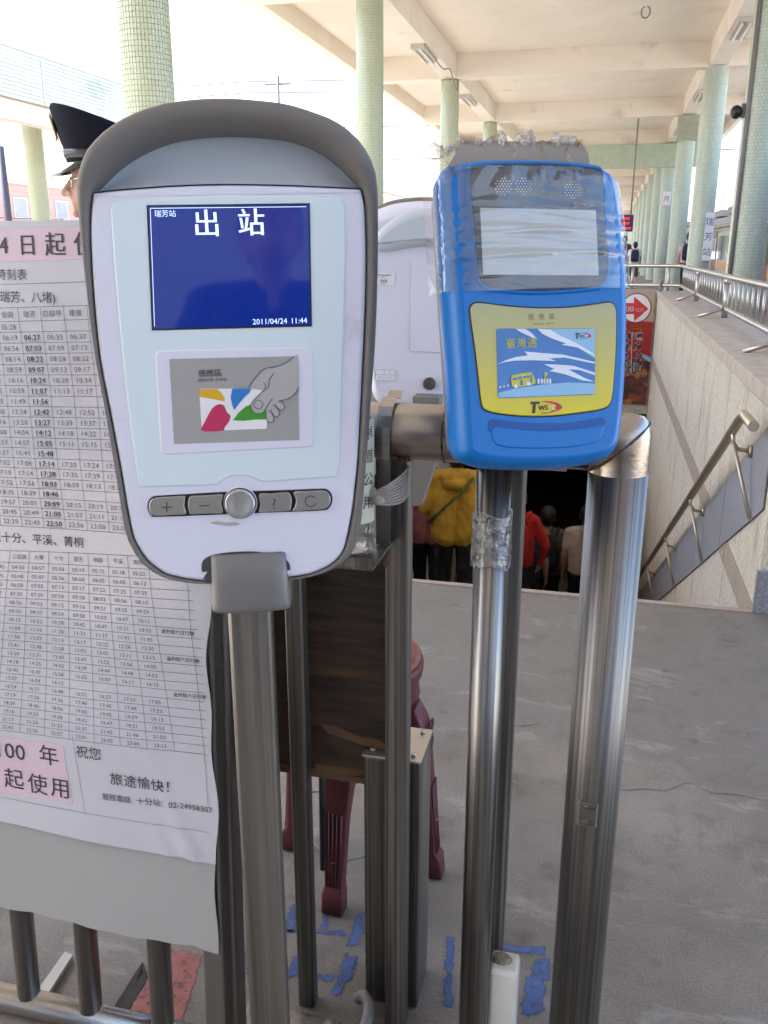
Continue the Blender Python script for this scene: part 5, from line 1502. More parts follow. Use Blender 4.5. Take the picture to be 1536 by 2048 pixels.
# small channel on the floor at left
cp = [hit(*c2b(x, y), Z=.012) for x, y in ((398, 930), (446, 950), (262, 1240), (214, 1190))]
tag(MB().prism(cp, (0, 0, -.009)).build('floor_channel', pmat('scuffed_alu', (0.5, 0.48, 0.44), rough=.5, metal=.4, var=.15)), 'short scuffed metal strip lying on the floor behind the bars', 'metal strip')

# ------------------------------------------------------------------ bottle on its bracket, tied to the bar
brk = empty('bottle_bracket', (hit(740, 1110, Y=1.06).x, 1.06, hit(740, 1125, Y=1.06).z), 'bent steel bracket hooked over the pipe, holding a plastic bottle', 'bracket')
zb_ = hit(735, 1118, Y=1.03).z
xl, xr = hit(655, 1110, Y=1.05).x, hit(770, 1108, Y=1.05).x
MB().rbox((xl, .985, zb_), (xr, 1.105, zb_ + .004), .0015).build('shelf', M_STEEL, brk)
MB().rbox((xl, .983, zb_ + .0042), (xr - .004, .986, zb_ + .018), .001).build('lip', M_STEEL, brk)
hx0, hx1 = hit(752, 850, Y=1.08).x, hit(780, 850, Y=1.08).x
path = []
for j in range(13):
    a = rad(-20 + 200 * j / 12)
    path.append((YF - (RP + .004) * math.cos(a) * -1 if False else YF + (RP + .004) * math.cos(math.pi - a), zp + (RP + .006) * math.sin(a) + .004))
path = [(YF - RP - .006, zp - .03), (YF - RP - .005, zp + .012)] + [(YF + (RP + .005) * math.cos(rad(165 - 20*k)), zp + (RP + .007) * math.sin(rad(165 - 20*k))) for k in range(6)] + [(YF + .03, zp + .05)]
m_ = MB()
L_ = [(hx0, y, z) for y, z in path]; R_ = [(hx1, y, z) for y, z in path]
L2 = [(hx0, y - .0022, z + .0012) for y, z in path]; R2 = [(hx1, y - .0022, z + .0012) for y, z in path]
m_.rings([L_, R_, R2, L2, L_], cap0=False, cap1=False, closed=False, smooth=False); m_.build('hook_strap', M_STEEL_H, brk)
MB().box((hx0, YF - RP - .0085, zb_ + .0045), (hx0 + .02, YF - RP - .0062, zp - .03)).build('back_strap', M_STEEL_DK, brk)
M_PET = clear_film('clear_bottle_plastic', tint=(0.92, 0.93, 0.93), gloss=0.10, rough=0.05, bump=0.15, bscale=30, fres=0.6, fog=0.1)
bx, by = hit(706, 1000, Y=1.045).x, 1.043
bt = empty('plastic_bottle', (bx, by, zb_ + .0045), 'clear plastic bottle with a pale handwritten label tied beside the bar', 'bottle')
br_ = .0275
prof = [(.004, .022), (.0, .0255), (.006, .0275), (.015, .0275), (.02, .026), (.026, .0275), (.15, .0275), (.18, .024), (.20, .0135), (.215, .0125)]
rgs = [[(bx + r_ * math.cos(a), by + r_ * math.sin(a), zb_ + .0048 + z) for a in [2*math.pi*j/24 for j in range(24)]] for z, r_ in prof]
m_ = MB(); m_.rings(rgs, cap0=True, cap1=False); m_.build('bottle_body', M_PET, bt)
MB().tube([(bx, by, zb_ + .218), (bx, by, zb_ + .243)], .015, 18).build('cap', M_SIGNW, bt)
M_LABEL = pmat('pale_yellow_label', (0.72, 0.74, 0.60), rough=0.6, var=0.04)
m_ = MB()
rows = [[(bx + (br_ + .001) * math.cos(a), by + (br_ + .001) * math.sin(a), z) for a in [rad(-100 + 130 * j / 16) for j in range(17)]] for z in (zb_ + .05, zb_ + .185)]
m_.rings(rows, cap0=False, cap1=False, closed=False); lb = m_.build('label', M_LABEL, bt)
m_ = MB()
for i, ch in enumerate('車道公用'):
    put_text(m_, lambda u, v: (bx + (br_ + .0016) * math.cos(rad(-28) + u / br_), by + (br_ + .0016) * math.sin(rad(-28) + u / br_), v), ch, .019, 0, zb_ + .168 - i * .03)
m_.build('handwriting', M_INK, lb, recalc=False)
M_STRING = pmat('grey_plastic_string', (0.50, 0.46, 0.44), rough=0.6, var=0.15, vscale=40, bump=0.4, bscale=300)
zs = hit(760, 985, Y=1.06).z
m_ = MB()
for k in range(9):
    dz = -.02 + .0045 * k
    lp = []
    for j in range(40):
        a = 2 * math.pi * j / 40
        cx_, cy_ = (bx + xb1) / 2, (by + YF) / 2
        hx, hy = (xb1 - bx) / 2 + .021, .034
        lp.append((cx_ + hx * math.copysign(abs(math.cos(a)) ** .7, math.cos(a)), cy_ - .018 + (hy + .008 * math.cos(a) + .03 * (a < math.pi)) * math.copysign(abs(math.sin(a)) ** .8, math.sin(a)), zs + dz * (.35 + .65 * abs(math.cos(a))) + .012 * math.cos(a)))
    m_.tube(lp, .0016, 5, closed=True)
m_.sphere((hit(757, 985, Y=1.02).x, 1.022, zs), (.008, .006, .006), 10, 7)
tag(m_.build('string_tie', M_STRING), 'grey plastic string knotted round the bottle and the steel bar', 'string')

# ------------------------------------------------------------------ brown board behind the bars
M_WOOD = pmat('worn_brown_veneer', (0.055, 0.033, 0.020), rough=0.55, var=0.45, vscale=9, stretch=(1, 1, 9), bump=0.15, bscale=40, dirt=(0.14, 0.075, 0.03), dscale=5, dthr=0.62)
M_WOODL = pmat('torn_light_veneer', (0.17, 0.095, 0.045), rough=0.7, var=0.25, vscale=12, stretch=(1, 1, 6))
q0, q1 = hit(395, 1506, Y=1.17), hit(776, 1571, Y=1.17)
zt_ = hit(740, 1105, Y=1.17).z
wb = empty('wooden_board', ((q0.x + q1.x) / 2, 1.18, q1.z), 'dark brown wooden board with torn veneer behind the steel bars', 'board')
MB().prism([(q0.x, 1.166, q0.z + .01), (q1.x, 1.166, q1.z + .012), (q1.x, 1.166, zt_), (q0.x, 1.166, zt_ + .01)], (0, .018, 0)).build('panel', M_WOOD, wb)
MB().box((q0.x, 1.1645, q1.z + .0), (q1.x, 1.186, q1.z + .0115)).build('edge_strip', M_WOODL, wb)
v1 = [hit(*p, Y=1.165) for p in ((640, 1448), (670, 1452), (720, 1474), (757, 1480), (773, 1492), (773, 1500), (735, 1494), (690, 1478), (655, 1466))]
MB().prism(v1, (0, .0008, 0)).build('veneer_tear', M_WOODL, wb)
v2 = [hit(*p, Y=1.165) for p in ((630, 1528), (700, 1536), (774, 1545), (774, 1556), (690, 1550), (632, 1542))]
MB().prism(v2, (0, .0008, 0)).build('veneer_tear', M_WOODL, wb)
for x_ in (q0.x + .02, q1.x - .03):
    MB().box((x_, 1.185, .003), (x_ + .025, 1.205, q1.z + .2)).build('leg', M_WOOD, wb) if x_ < q0.x + .1 else None
MB().tube([(hit(640, 1650, Y=1.2).x, 1.21, hit(640, 1745, Y=1.2).z), (hit(644, 1560, Y=1.2).x, 1.2, hit(640, 1520, Y=1.2).z)], .0055, 8).build('strap', M_BLACK, wb)

# ------------------------------------------------------------------ dark red plastic stool
M_STOOL = pmat('maroon_plastic', (0.105, 0.02, 0.024), rough=0.5, var=0.12, vscale=14, bump=0.0)
M_STOOLT = pmat('orange_seat_plastic', (0.20, 0.05, 0.028), rough=0.45, var=0.06)
feet = [hit(665, 1828, Z=0), hit(878, 1748, Z=0), hit(575, 1690, Z=0)]
feet.append(feet[1] + feet[2] - feet[0])
cen = sum(feet, Vector()) / 4
st = empty('plastic_stool', (cen.x, cen.y, 0), 'maroon plastic stool with carved curving legs behind the barrier', 'stool')
ZS = 0.49
m_ = MB()
m_.rings([[(cen.x + r_ * math.cos(a), cen.y + r_ * math.sin(a), z) for a in [2*math.pi*j/32 for j in range(32)]] for r_, z in ((.108, ZS - .10), (.121, ZS - .085), (.117, ZS - .055), (.126, ZS - .04), (.128, ZS - .02), (.125, ZS - .012))])
seat = m_.build('seat', M_STOOL, st)
m_ = MB(); m_.rings([[(cen.x + r_ * math.cos(a), cen.y + r_ * math.sin(a), z) for a in [2*math.pi*j/32 for j in range(32)]] for r_, z in ((.124, ZS - .0115), (.122, ZS - .004), (.110, ZS))]); m_.build('seat_top', M_STOOLT, st)
for k, f in enumerate(feet):
    d = (f - cen).normalized(); tdir = Vector((-d.y, d.x, 0))
    R0 = (f - cen).length
    prof_ = [(ZS - .10, .100, .026, .020), (ZS - .13, .112, .031, .022), (ZS - .17, .122, .034, .024), (ZS - .21, .124, .031, .022), (.2, R0 - .032, .024, .017), (.12, R0 - .024, .021, .015), (.06, R0 - .018, .019, .014), (.045, R0 - .012, .022, .018), (.004, R0 - .010, .022, .019)]
    rgs = []
    for z, r_, w, dp_ in prof_:
        c = cen + d * r_
        rgs.append([Vector((c.x, c.y, z)) + tdir * p.x + d * p.y for p in rrect(-w, -dp_, w, dp_, .006, 3)])
    m_ = MB(); m_.rings(rgs); lg = m_.build('leg', M_STOOL, st)
    # carved relief
    m_ = MB()
    for z, n_ in ((ZS - .15, 3), (ZS - .19, 3), (ZS - .23, 2)):
        for q in range(n_):
            off = (q - (n_ - 1) / 2) * .02
            cc = cen + d * (.145 if z > .25 else .14) + tdir * off
            ring = [Vector((cc.x, cc.y, z)) + tdir * .008 * math.cos(a) + Vector((0, 0, .011 * math.sin(a))) for a in [2*math.pi*j/10 for j in range(10)]]
            m_.tube(ring, .0022, 5, closed=True)
    for q in range(-2, 3):
        pts = []
        for z, r_, w, dp_ in prof_[4:7]:
            c = cen + d * (r_ + dp_ + .0005) + tdir * (q * w * .36)
            pts.append((c.x, c.y, z + .02 if z > .15 else z))
        m_.tube(pts, .0019, 5)
    m_.build('carved_relief', M_STOOL, lg)
M_WIREG = pmat('grey_tie_wire', (0.18, 0.19, 0.2), rough=.4, metal=.6, var=.1)
m_ = MB()
loop = []
for k, f in enumerate((feet[0], feet[1], feet[3], feet[2])):
    d = (f - cen).normalized()
    loop.append(Vector((f.x, f.y, .115 + .02 * (k % 2))) - d * .004)
full = []
for i in range(4):
    a, b_ = loop[i], loop[(i + 1) % 4]
    for j in range(6): full.append(a.lerp(b_, j / 6) + Vector((0, 0, -.02 * math.sin(math.pi * j / 6))))
m_.tube(full, .0018, 5, closed=True); m_.build('tie_wire', M_WIREG, st)

# ------------------------------------------------------------------ left fence (leans back slightly)
lean = math.tan(rad(3.6))
def yl(z, off=0.0): return 0.985 + off + z * lean
lf = empty('bar_fence', (-.75, .985, 0), 'dull steel bar fence behind the paper timetable banner', 'fence')
RBr = .0185
railz = .024
MB().tube([(-1.75, yl(railz), railz), (-.50, yl(railz), railz)], .022, 18).build('bottom_rail', M_STEEL_H, lf)
MB().tube([(-1.75, yl(1.2), 1.2), (-.50, yl(1.2), 1.2)], .022, 18).build('top_rail', M_STEEL_H, lf)
for px_, py_ in ((45, 1870), (172, 1900), (318, 1930), (-75, 1850), (-190, 1830)):
    p = hit(px_, py_, Y=yl(.12))
    MB().tube([(p.x, yl(railz + .018), railz + .018), (p.x, yl(1.18), 1.18)], RBr, 16).build('bar', M_STEEL_DK, lf)
for px_, w in ((430, .034), (462, .026)):
    p = hit(px_, 1850, Y=yl(.15) + (.03 if px_ > 450 else 0))
    o_ = .03 if px_ > 450 else 0
    m_ = MB()
    m_.rings([[Vector((p.x + q.x, yl(z, o_) + q.y, z)) for q in rrect(-w/2, -.019, w/2, .019, .005, 3)] for z in (.003, 1.22)], smooth=False)
    m_.build('end_post', M_STEEL_DK, lf)

# ------------------------------------------------------------------ timetable banner and the card below it
M_PAPER = pmat('glossy_paper', (0.54, 0.535, 0.585), rough=0.24, var=0.03, vscale=2.5, coat=0.35, bump=0.04, bscale=9, coatr=0.12)
M_CARDBD = pmat('white_card', (0.36, 0.352, 0.34), rough=0.6, var=0.03, vscale=5)
M_PINKP = pmat('pink_paper_print', (0.64, 0.49, 0.56), rough=0.3, var=0.03, coat=0.3)
BP0, BN = Vector((0, yl(0.2, -.030), .2)), Vector((0, -1, lean)).normalized()
def bpx(px_, py_):
    p = hit_plane(px_, py_, BP0, BN); return (p.x, p.z)
XRB = bpx(424, 1450)[0]
ZBOT = bpx(436, 1722)[1]
def wave(x, z):
    r = max(0.0, 1 - (XRB - x) / .22)          # ripples towards the free right edge
    low = max(0.0, 1 - (z - ZBOT) / .25)
    w = .0016 * math.sin(9 * x + 5 * z) + .0013 * math.sin(21 * x - 8 * z + 1) + .0010 * math.sin(3 + 31 * z)
    w += r * (.003 * math.sin(26 * z + 2) + .0016 * math.sin(48 * z + 30 * x)) * (.4 + .5 * low)
    cr = (x - XRB) * .8 + (z - ZBOT) * .35 + .03      # one sharp diagonal crease at the loose corner
    w += low * r * (.006 * max(0, 1 - abs(cr) / .012) + .004 * max(0, 1 - abs(cr + .035) / .01))
    return w
def bpt(x, z, lift=0.0):
    return (x, yl(z, -.032) - wave(x, z) - lift, z)
ban = empty('timetable_banner', (-.9, yl(ZBOT, -.03), ZBOT), 'glossy white paper train timetable banner hung on the bar fence', 'banner')
ZTOP0, ZTOP1 = bpx(0, 445)[1], bpx(155, 437)[1]
m_ = MB(); rows = []
NX, NZ = 120, 110
XLB = -1.72
for j in range(NZ + 1):
    row = []
    for i in range(NX + 1):
        x = XLB + (XRB - XLB) * i / NX
        zb_i = ZBOT + .004 * math.sin(x * 13) - (.006 * (x - XRB + .05) / .05 if x > XRB - .05 else 0)
        z = zb_i + (ZTOP0 + .002 - zb_i) * j / NZ
        xx = x + (.004 * math.sin(z * 17) + .003 * math.sin(z * 41 + 1)) * (i / NX) ** 8
        row.append(bpt(xx, z))
    rows.append(row)
m_.rings(rows, cap0=False, cap1=False, closed=False)
me = m_.mesh('paper_sheet', M_PAPER)
sheet_o = link_mesh('paper_sheet', me, ban)
sol = sheet_o.modifiers.new('thickness', 'SOLIDIFY'); sol.thickness = .0006; sol.offset = 0
es = sheet_o.modifiers.new('sharp_edges', 'EDGE_SPLIT'); es.split_angle = rad(35)
# print
def strip(mb_, a, b, w, lift=.0012, step=.012):
    a, b = Vector(a), Vector(b)
    a.x, b.x = min(a.x, XRB - .009), min(b.x, XRB - .009)
    n = max(1, int((b - a).length / step)); d = (b - a).normalized(); nn = Vector((-d.y, d.x)) * w / 2
    L_ = [bpt(*(a.lerp(b, i / n) + nn), lift) for i in range(n + 1)]; R_ = [bpt(*(a.lerp(b, i / n) - nn), lift) for i in range(n + 1)]
    mb_.rings([L_, R_], cap0=False, cap1=False, closed=False, smooth=False)
class Grid:
    """bilinear table grid on the paper: corners given as centres of cells (col,row)"""
    def __init__(s, c0, r0, c1, r1, p00, p10, p01, p11):
        s.c0, s.r0, s.c1, s.r1 = c0, r0, c1, r1
        s.P = [Vector(bpx(*p)) for p in (p00, p10, p01, p11)]
    def at(s, c, r):
        u, v = (c - s.c0) / (s.c1 - s.c0), (r - s.r0) / (s.r1 - s.r0)
        return (s.P[0] * (1-u) + s.P[1] * u) * (1-v) + (s.P[2] * (1-u) + s.P[3] * u) * v
    def text(s, mb_, txt, c, r, size, **k):
        o = s.at(c, r); e = (s.at(c + .05, r) - o).normalized()
        f = Vector((-e.y, e.x))
        put_text(mb_, lambda u, v: bpt(*(o + e * u + f * v), .0014), txt, size, 0, 0, **k)
txt, bold, lines = MB(), MB(), MB()
def shift(t, d):
    h, m_n = map(int, t.split(':')); x = h * 60 + m_n + d
    return '%02d:%02d' % (x // 60 % 24, x % 60)
G1 = Grid(0, 1, 3, 19, (23, 675), (159.5, 672.5), (66, 1044), (195.5, 1053))
cw_ = (G1.at(1, 5) - G1.at(0, 5)).length
ts = .0098
for c in range(4):
    for r in range(20):
        t = TABLE1[c][r]
        if not t: continue
        if c == 1:
            G1.text(bold, t, c, r, ts * 1.03, bold=.035, spacing=1.12)
            o = G1.at(c, r + .36); strip(lines, o - Vector((.0125, 0)), o + Vector((.0125, 0)), .0005)
        else: G1.text(txt, t, c, r, ts, spacing=1.12)
for r in range(20):
    G1.text(txt, shift(TABLE1[0][r], -4), -1, r, ts, spacing=1.12); G1.text(txt, shift(TABLE1[0][r], -8), -2, r, ts, spacing=1.12)
    if TABLE1[3][r]: G1.text(txt, shift(TABLE1[3][r], 6), 4, r, ts, spacing=1.12)
for c, t in enumerate(('侯硐', '瑞芳', '四腳亭', '暖暖')):
    G1.text(txt, t, c, -1.1, .0092, spacing=1.05)
for r in range(-2, 20):
    rr = r + .5 if r > -2 else -1.75
    strip(lines, G1.at(-5, rr), G1.at(4.5, rr), .0006)
for c in range(-4, 5):
    strip(lines, G1.at(c + .5, -1.75), G1.at(c + .5, 19.5), .0006)
G2 = Grid(4, 1, 7, 19, (157.6, 1157.6), (281.5, 1165), (167, 1470), (322, 1490))
ts2 = .0082
for r, row in enumerate(TABLE2):
    ws = row.split()
    for i, t in enumerate(ws): G2.text(txt, t, 1 + i, r, ts2, spacing=1.1)
    for q in (0, -1, -2): G2.text(txt, shift(ws[0], -5 * (1 - q)), q, r, ts2, spacing=1.1)
    if r in (6, 9, 13): nt = MB(); G2.text(nt, '逢例假六日行駛', 8.42, r - .05, .0072); nt.build('note_print', M_INK, ban, recalc=False)
for c, t in ((1, '三貂嶺'), (2, '大華'), (3, '十分'), (4, '望古'), (5, '嶺腳'), (6, '平溪'), (7, '菁桐')):
    G2.text(txt, t, c, -1.15, .0078)
for r in range(-2, 20):
    rr = r + .5 if r > -2 else -1.8
    strip(lines, G2.at(-5, rr), G2.at(9.35, rr), .0006)
for c in list(range(-4, 8)) + [8.85]:
    strip(lines, G2.at(c + .5, -1.8), G2.at(c + .5, 19.5 if c < 8 else 25.5), .0006)
def btext(mb_, s, px_, py_, h, px2=None, py2=None, **k):
    o = Vector(bpx(px_, py_)); e = Vector((1, 0))
    if px2 is not None: e = (Vector(bpx(px2, py2)) - o).normalized()
    f = Vector((-e.y, e.x)); sc = (Vector(bpx(px_, py_ - 20)) - Vector(bpx(px_, py_ + 20))).length / 40
    put_text(mb_, lambda u, v: bpt(*(o + e * u + f * v), .0016), s, h * sc, 0, 0, **k)
class Titles:
    def call(self, s, *a, **k):
        m2 = MB(); btext(m2, s, *a, **k); m2.build('title_print', M_INK, ban, recalc=False)
T_ = Titles().call
for s, x, y, h in (('4', 8, 490, 46), ('日', 57, 490, 46), ('起', 113, 489, 50), ('使', 172, 488, 50)): T_(s, x, y, h, bold=.03)
T_('時刻表', 26, 549, 24, spacing=1.05); T_('、瑞芳、八堵)', 48, 594, 25); T_('(往十分、平溪、菁桐', 72, 1078, 22, 180, 1087)
T_('100', 22, 1498, 44); T_('年', 101, 1508, 42); T_('起', 30, 1556, 42); T_('使', 78, 1566, 42); T_('用', 124, 1573, 42)
T_('祝您', 181, 1502, 26); T_('旅途愉快！', 290, 1564, 26, 340, 1572, spacing=1.03)
T_('服務電話', 236, 1593, 14, 300, 1603); T_('十分站：02-24958307', 350, 1608, 15.5, 420, 1617, spacing=1.02)
strip(lines, bpx(0, 569), bpx(185, 563), .0006)
strip(lines, bpx(148, 1466), bpx(174, 1625), .0006); strip(lines, bpx(0, 1592), bpx(428, 1666), .0006)
for mb_, nm, mt in ((txt, 'times_print', M_INK2), (bold, 'bold_print', M_INK), (lines, 'table_lines', M_INK2)):
    mb_.build(nm, mt, ban, recalc=False)['kind'] = 'stuff'
def pinkpatch(q, name):
    a, b, c, d = [Vector(bpx(*p)) for p in q]
    m_ = MB(); rows = []
    for j in range(9):
        t = j / 8; rows.append([bpt(*((a.lerp(b, i / 24)).lerp(d.lerp(c, i / 24), t)), .0007) for i in range(25)])
    m_.rings(rows, cap0=False, cap1=False, closed=False); m_.build(name, M_PINKP, ban)
pinkpatch([(-200, 462), (215, 452), (215, 516), (-200, 532)], 'pink_title_strip')
pinkpatch([(-90, 1462), (129, 1486), (148, 1604), (-90, 1570)], 'pink_patch')
# card below
m_ = MB(); rows = []
c_tr, c_br = bpx(430, 1690), bpx(434, 1908)
for j in range(13):
    t = j / 12; row = []
    for i in range(61):
        s = i / 60
        x = XLB + (c_br[0] - XLB) * s + .002 * math.sin(t * 9) * (s > .98)
        z = c_tr[1] + .03 + (c_br[1] + .003 * math.sin(x * 21) + .0015 * math.sin(x * 90) - .004 * (s > .975) - c_tr[1] - .03) * t
        row.append((x, yl(z, -.0262) - .0007 * math.sin(x * 8) - .002 * max(0, t - .8) * math.sin(x * 17), z))
    rows.append(row)
m_.rings(rows, cap0=False, cap1=False, closed=False)
cdb = m_.build('backing_card', M_CARDBD)
sol = cdb.modifiers.new('thickness', 'SOLIDIFY'); sol.thickness = .0016; sol.offset = 0
es = cdb.modifiers.new('sharp_edges', 'EDGE_SPLIT'); es.split_angle = rad(35)
tag(cdb, 'plain off white card showing below the timetable banner on the fence bars', 'card')

# ------------------------------------------------------------------ poster on the lintel
M_BEIGE = pmat('beige_poster_paper', (0.46, 0.36, 0.28), rough=0.6, var=0.08, vscale=3, bump=.1, bscale=8)
M_PRED = pmat('red_poster_print', (0.36, 0.02, 0.02), rough=0.45, var=0.1, vscale=4)
M_FOOD = pmat('dark_food_print', (0.10, 0.035, 0.03), rough=0.4, var=0.6, vscale=9, dirt=(0.42, 0.16, 0.05), dscale=7, dthr=0.56, dsoft=.05)
YPO = YS1 - .02
def pp_(x, y, dy=0.0): return hit(1200 + x / 3.9375, 380 + y / 3.9385, Y=YPO - dy)
xl_p = hit(1155, 700, Y=YPO).x
def xq(pts, dy): return [pp_(x, y, dy) for x, y in pts]
tl, tr_, br2 = pp_(0, 790), pp_(452, 800), pp_(378, 1690)
xr_p = pp_(440, 800).x
po = empty('street_food_poster', ((xl_p + xr_p) / 2, YPO, pp_(300, 1690).z), 'red street food poster with a round white arrow sign over the underpass', 'poster')
zc0, zc1, zc2, zc3 = pp_(300, 782).z, pp_(300, 1035).z, pp_(300, 1330).z, pp_(300, 1688).z
MB().box((xl_p, YPO, zc1), (xr_p, YPO + .012, zc0)).build('top_sheet', M_BEIGE, po)
MB().box((xl_p, YPO - .002, zc2), (xr_p, YPO + .012, zc1 - .001)).build('red_sheet', M_PRED, po)
MB().box((xl_p, YPO - .002, zc3), (xr_p, YPO + .012, zc2 - .001)).build('food_picture', M_FOOD, po)
cc = pp_(285, 930, .004); cr = (pp_(405, 930, .004) - cc).length
def disc(r_, dy, mat, nm, par=po):
    return MB().add([(cc.x + r_*math.cos(a), YPO - dy, cc.z + r_*math.sin(a)) for a in [2*math.pi*j/40 for j in range(40)]], [tuple(range(40))]).build(nm, mat, par)
disc(cr, .004, pmat('maroon_ring_print', (0.28, 0.03, 0.08), var=0), 'ring'); dk = disc(cr * .93, .006, M_WHITE, 'disc')
MB().add(xq([(120, 890), (268, 890), (268, 838), (382, 935), (268, 1035), (268, 978), (120, 978)], .008), [tuple(range(7))]).build('arrow', pmat('red_arrow_print', (0.62, 0.03, 0.03), var=0), po)
def ptext(mb_, s, x, y, h, dy=.010, **k):
    c = pp_(x, y, dy); sc = (pp_(x, y - 20, dy) - pp_(x, y + 20, dy)).length / 40
    put_text(mb_, lambda u, v: (u, YPO - dy, v), s, h * sc, c.x, c.z, **k)
m_ = MB(); ptext(m_, '80', 232, 935, 66, bold=.05); m_.build('white_lettering', M_WHITE, po, recalc=False); m_ = MB(); ptext(m_, '公尺', 312, 945, 36, bold=.04)
m_.build('white_lettering', M_WHITE, po, recalc=False)
for x0_, st_ in ((300, '瑞芳老街'), (212, '美食文化')):
    for i, ch in enumerate(st_):
        m_ = MB(); ptext(m_, ch, x0_ - i * 3, 1155 + i * 80, 76, bold=.03); m_.build('white_lettering', M_WHITE, po, recalc=False)
m_ = MB(); m_.add(xq([(252, 1120), (256, 1120), (246, 1440), (242, 1440)], .01), [(0, 1, 2, 3)])
m_.build('dividing_line', M_WHITE, po, recalc=False)
m_ = MB(); ptext(m_, '瑞芳街8號', 262, 1092, 34, bold=.03); m_.build('yellow_lettering', M_YEL, po, recalc=False)
m_ = MB(); ptext(m_, '2497-4268', 205, 1622, 62, bold=.05); m_.build('number_lettering', pmat('pink_number_print', (0.6, 0.13, 0.10), var=0), po, recalc=False)
MB().add(xq([(335, 1290), (430, 1330), (430, 1372), (380, 1350), (330, 1318)], .006), [tuple(range(5))]).build('bowl_picture', M_CARDL, po)
cdx = pp_(462, 800).x
tag(MB().tube(catmull([(xr_p + .06, YPO + .0, zc0 + .1), (xr_p + .045, YPO - .02, zc0 - .05), (xr_p + .045, YPO - .02, -.25), (xr_p + .04, YPO - .02, -.7)], 5, False), .022, 8).build('cable_conduit', M_WIRE), 'dark conduit running down beside the poster', 'conduit')
# lit orange vending sign inside the underpass
vp = hit(1290, 900, Y=14.5)
vs = empty('underpass_advert', (vp.x, 14.5, ZB), 'orange and yellow lit advert panel inside the underpass', 'advert')
MB().box((vp.x - .35, 14.5, vp.z - 1.0), (vp.x + .5, 14.6, vp.z + .6)).build('frame', M_TDARK, vs)
M_ADV = pmat('lit_orange_advert', (0.5, 0.25, 0.03), rough=.5, var=.5, vscale=7, emit=(1.0, .45, .06), estr=.03)
for i in range(4): MB().box((vp.x - .3, 14.49, vp.z - .95 + .39 * i), (vp.x + .45, 14.499, vp.z - .95 + .39 * i + .34)).build('advert_panel', M_ADV, vs)

# ------------------------------------------------------------------ people
def fabric(name, col, rough=.85): return pmat(name, col, rough=rough, var=.2, vscale=9, bump=.5, bscale=22)
M_SKIN = pmat('skin', (0.50, 0.29, 0.20), rough=.5, var=.06, vscale=20)
M_HAIR = pmat('black_hair', (0.012, 0.010, 0.010), rough=.45, var=.3, vscale=60, bump=.4, bscale=120)

def capsule(mb_, a, b, ra, rb, seg=14):
    a, b = Vector(a), Vector(b)
    d = b - a
    if d.length < 1e-6: d = Vector((0, 0, 1e-4)); b = a + d
    t = d.normalized(); u = t.orthogonal().normalized(); v = t.cross(u)
    rings_ = []
    for k in range(6):
        q = -math.pi/2 + (math.pi/2) * (k / 5) + 1e-3 * (k == 0)
        rings_.append([a + t * ra * math.sin(q) + (u * math.cos(w) + v * math.sin(w)) * ra * math.cos(q) for w in [2*math.pi*j/seg for j in range(seg)]])
    for k in range(6):
        q = (math.pi/2) * (k / 5) - 1e-3 * (k == 5)
        rings_.append([b + t * rb * math.sin(q) + (u * math.cos(w) + v * math.sin(w)) * rb * math.cos(q) for w in [2*math.pi*j/seg for j in range(seg)]])
    mb_.rings(rings_)

def body_mesh(name, caps, mats, voxel=.011, smooth=4):
    """caps: (a, b, ra, rb, material index); fused to one continuous skin"""
    m_ = MB()
    for a, b, ra, rb, mi in caps: capsule(m_, a, b, ra, rb)
    me = m_.mesh('tmp', mats)
    o = bpy.data.objects.new('tmp', me); COL.objects.link(o)
    md = o.modifiers.new('r', 'REMESH'); md.mode = 'VOXEL'; md.voxel_size = voxel
    if smooth:
        ms = o.modifiers.new('s', 'SMOOTH'); ms.factor = .5; ms.iterations = smooth
    bpy.context.view_layer.update()
    out = bpy.data.meshes.new_from_object(o.evaluated_get(bpy.context.evaluated_depsgraph_get()))
    bpy.data.objects.remove(o); bpy.data.meshes.remove(me)
    out.name = name
    n = len(out.polygons)
    cs = np.empty(n * 3); out.polygons.foreach_get('center', cs); cs = cs.reshape(-1, 3)
    best = np.full(n, 1e9); idx = np.zeros(n, dtype=np.int32)
    for a, b, ra, rb, mi in caps:
        a, b = np.array(a, float), np.array(b, float)
        d = b - a; L2 = max(1e-9, d @ d)
        t = np.clip(((cs - a) @ d) / L2, 0, 1)
        dist = np.linalg.norm(cs - (a + t[:, None] * d), axis=1) - (ra + (rb - ra) * t)
        k = dist < best
        best[k] = dist[k]; idx[k] = mi
    # cloth folds on garments
    nv_ = len(out.vertices)
    co = np.empty(nv_ * 3); out.vertices.foreach_get('co', co); co = co.reshape(-1, 3)
    nr = np.empty(nv_ * 3); out.vertices.foreach_get('normal', nr); nr = nr.reshape(-1, 3)
    vi = np.zeros(nv_, dtype=bool)
    lv = np.empty(len(out.loops), dtype=np.int32); out.loops.foreach_get('vertex_index', lv)
    lt = np.empty(n, dtype=np.int32); out.polygons.foreach_get('loop_total', lt)
    vi[lv[np.repeat((idx == 1) | (idx == 2), lt)]] = True
    dsp = np.zeros(nv_)
    for i_ in np.nonzero(vi)[0]:
        x_, y_, z_ = co[i_]
        r_ = 1 - abs(noise.noise((x_ * 7, y_ * 7, z_ * 5 + 3 * x_))) * 2.2
        dsp[i_] = .010 * max(-.6, r_) - .006 + .004 * noise.noise((x_ * 24, y_ * 24, z_ * 24))
    co += nr * dsp[:, None]
    out.vertices.foreach_set('co', co.ravel())
    out.materials.clear()
    for m in mats: out.materials.append(m)
    out.polygons.foreach_set('material_index', idx)
    out.polygons.foreach_set('use_smooth', np.ones(n, dtype=bool))
    out.update()
    return out

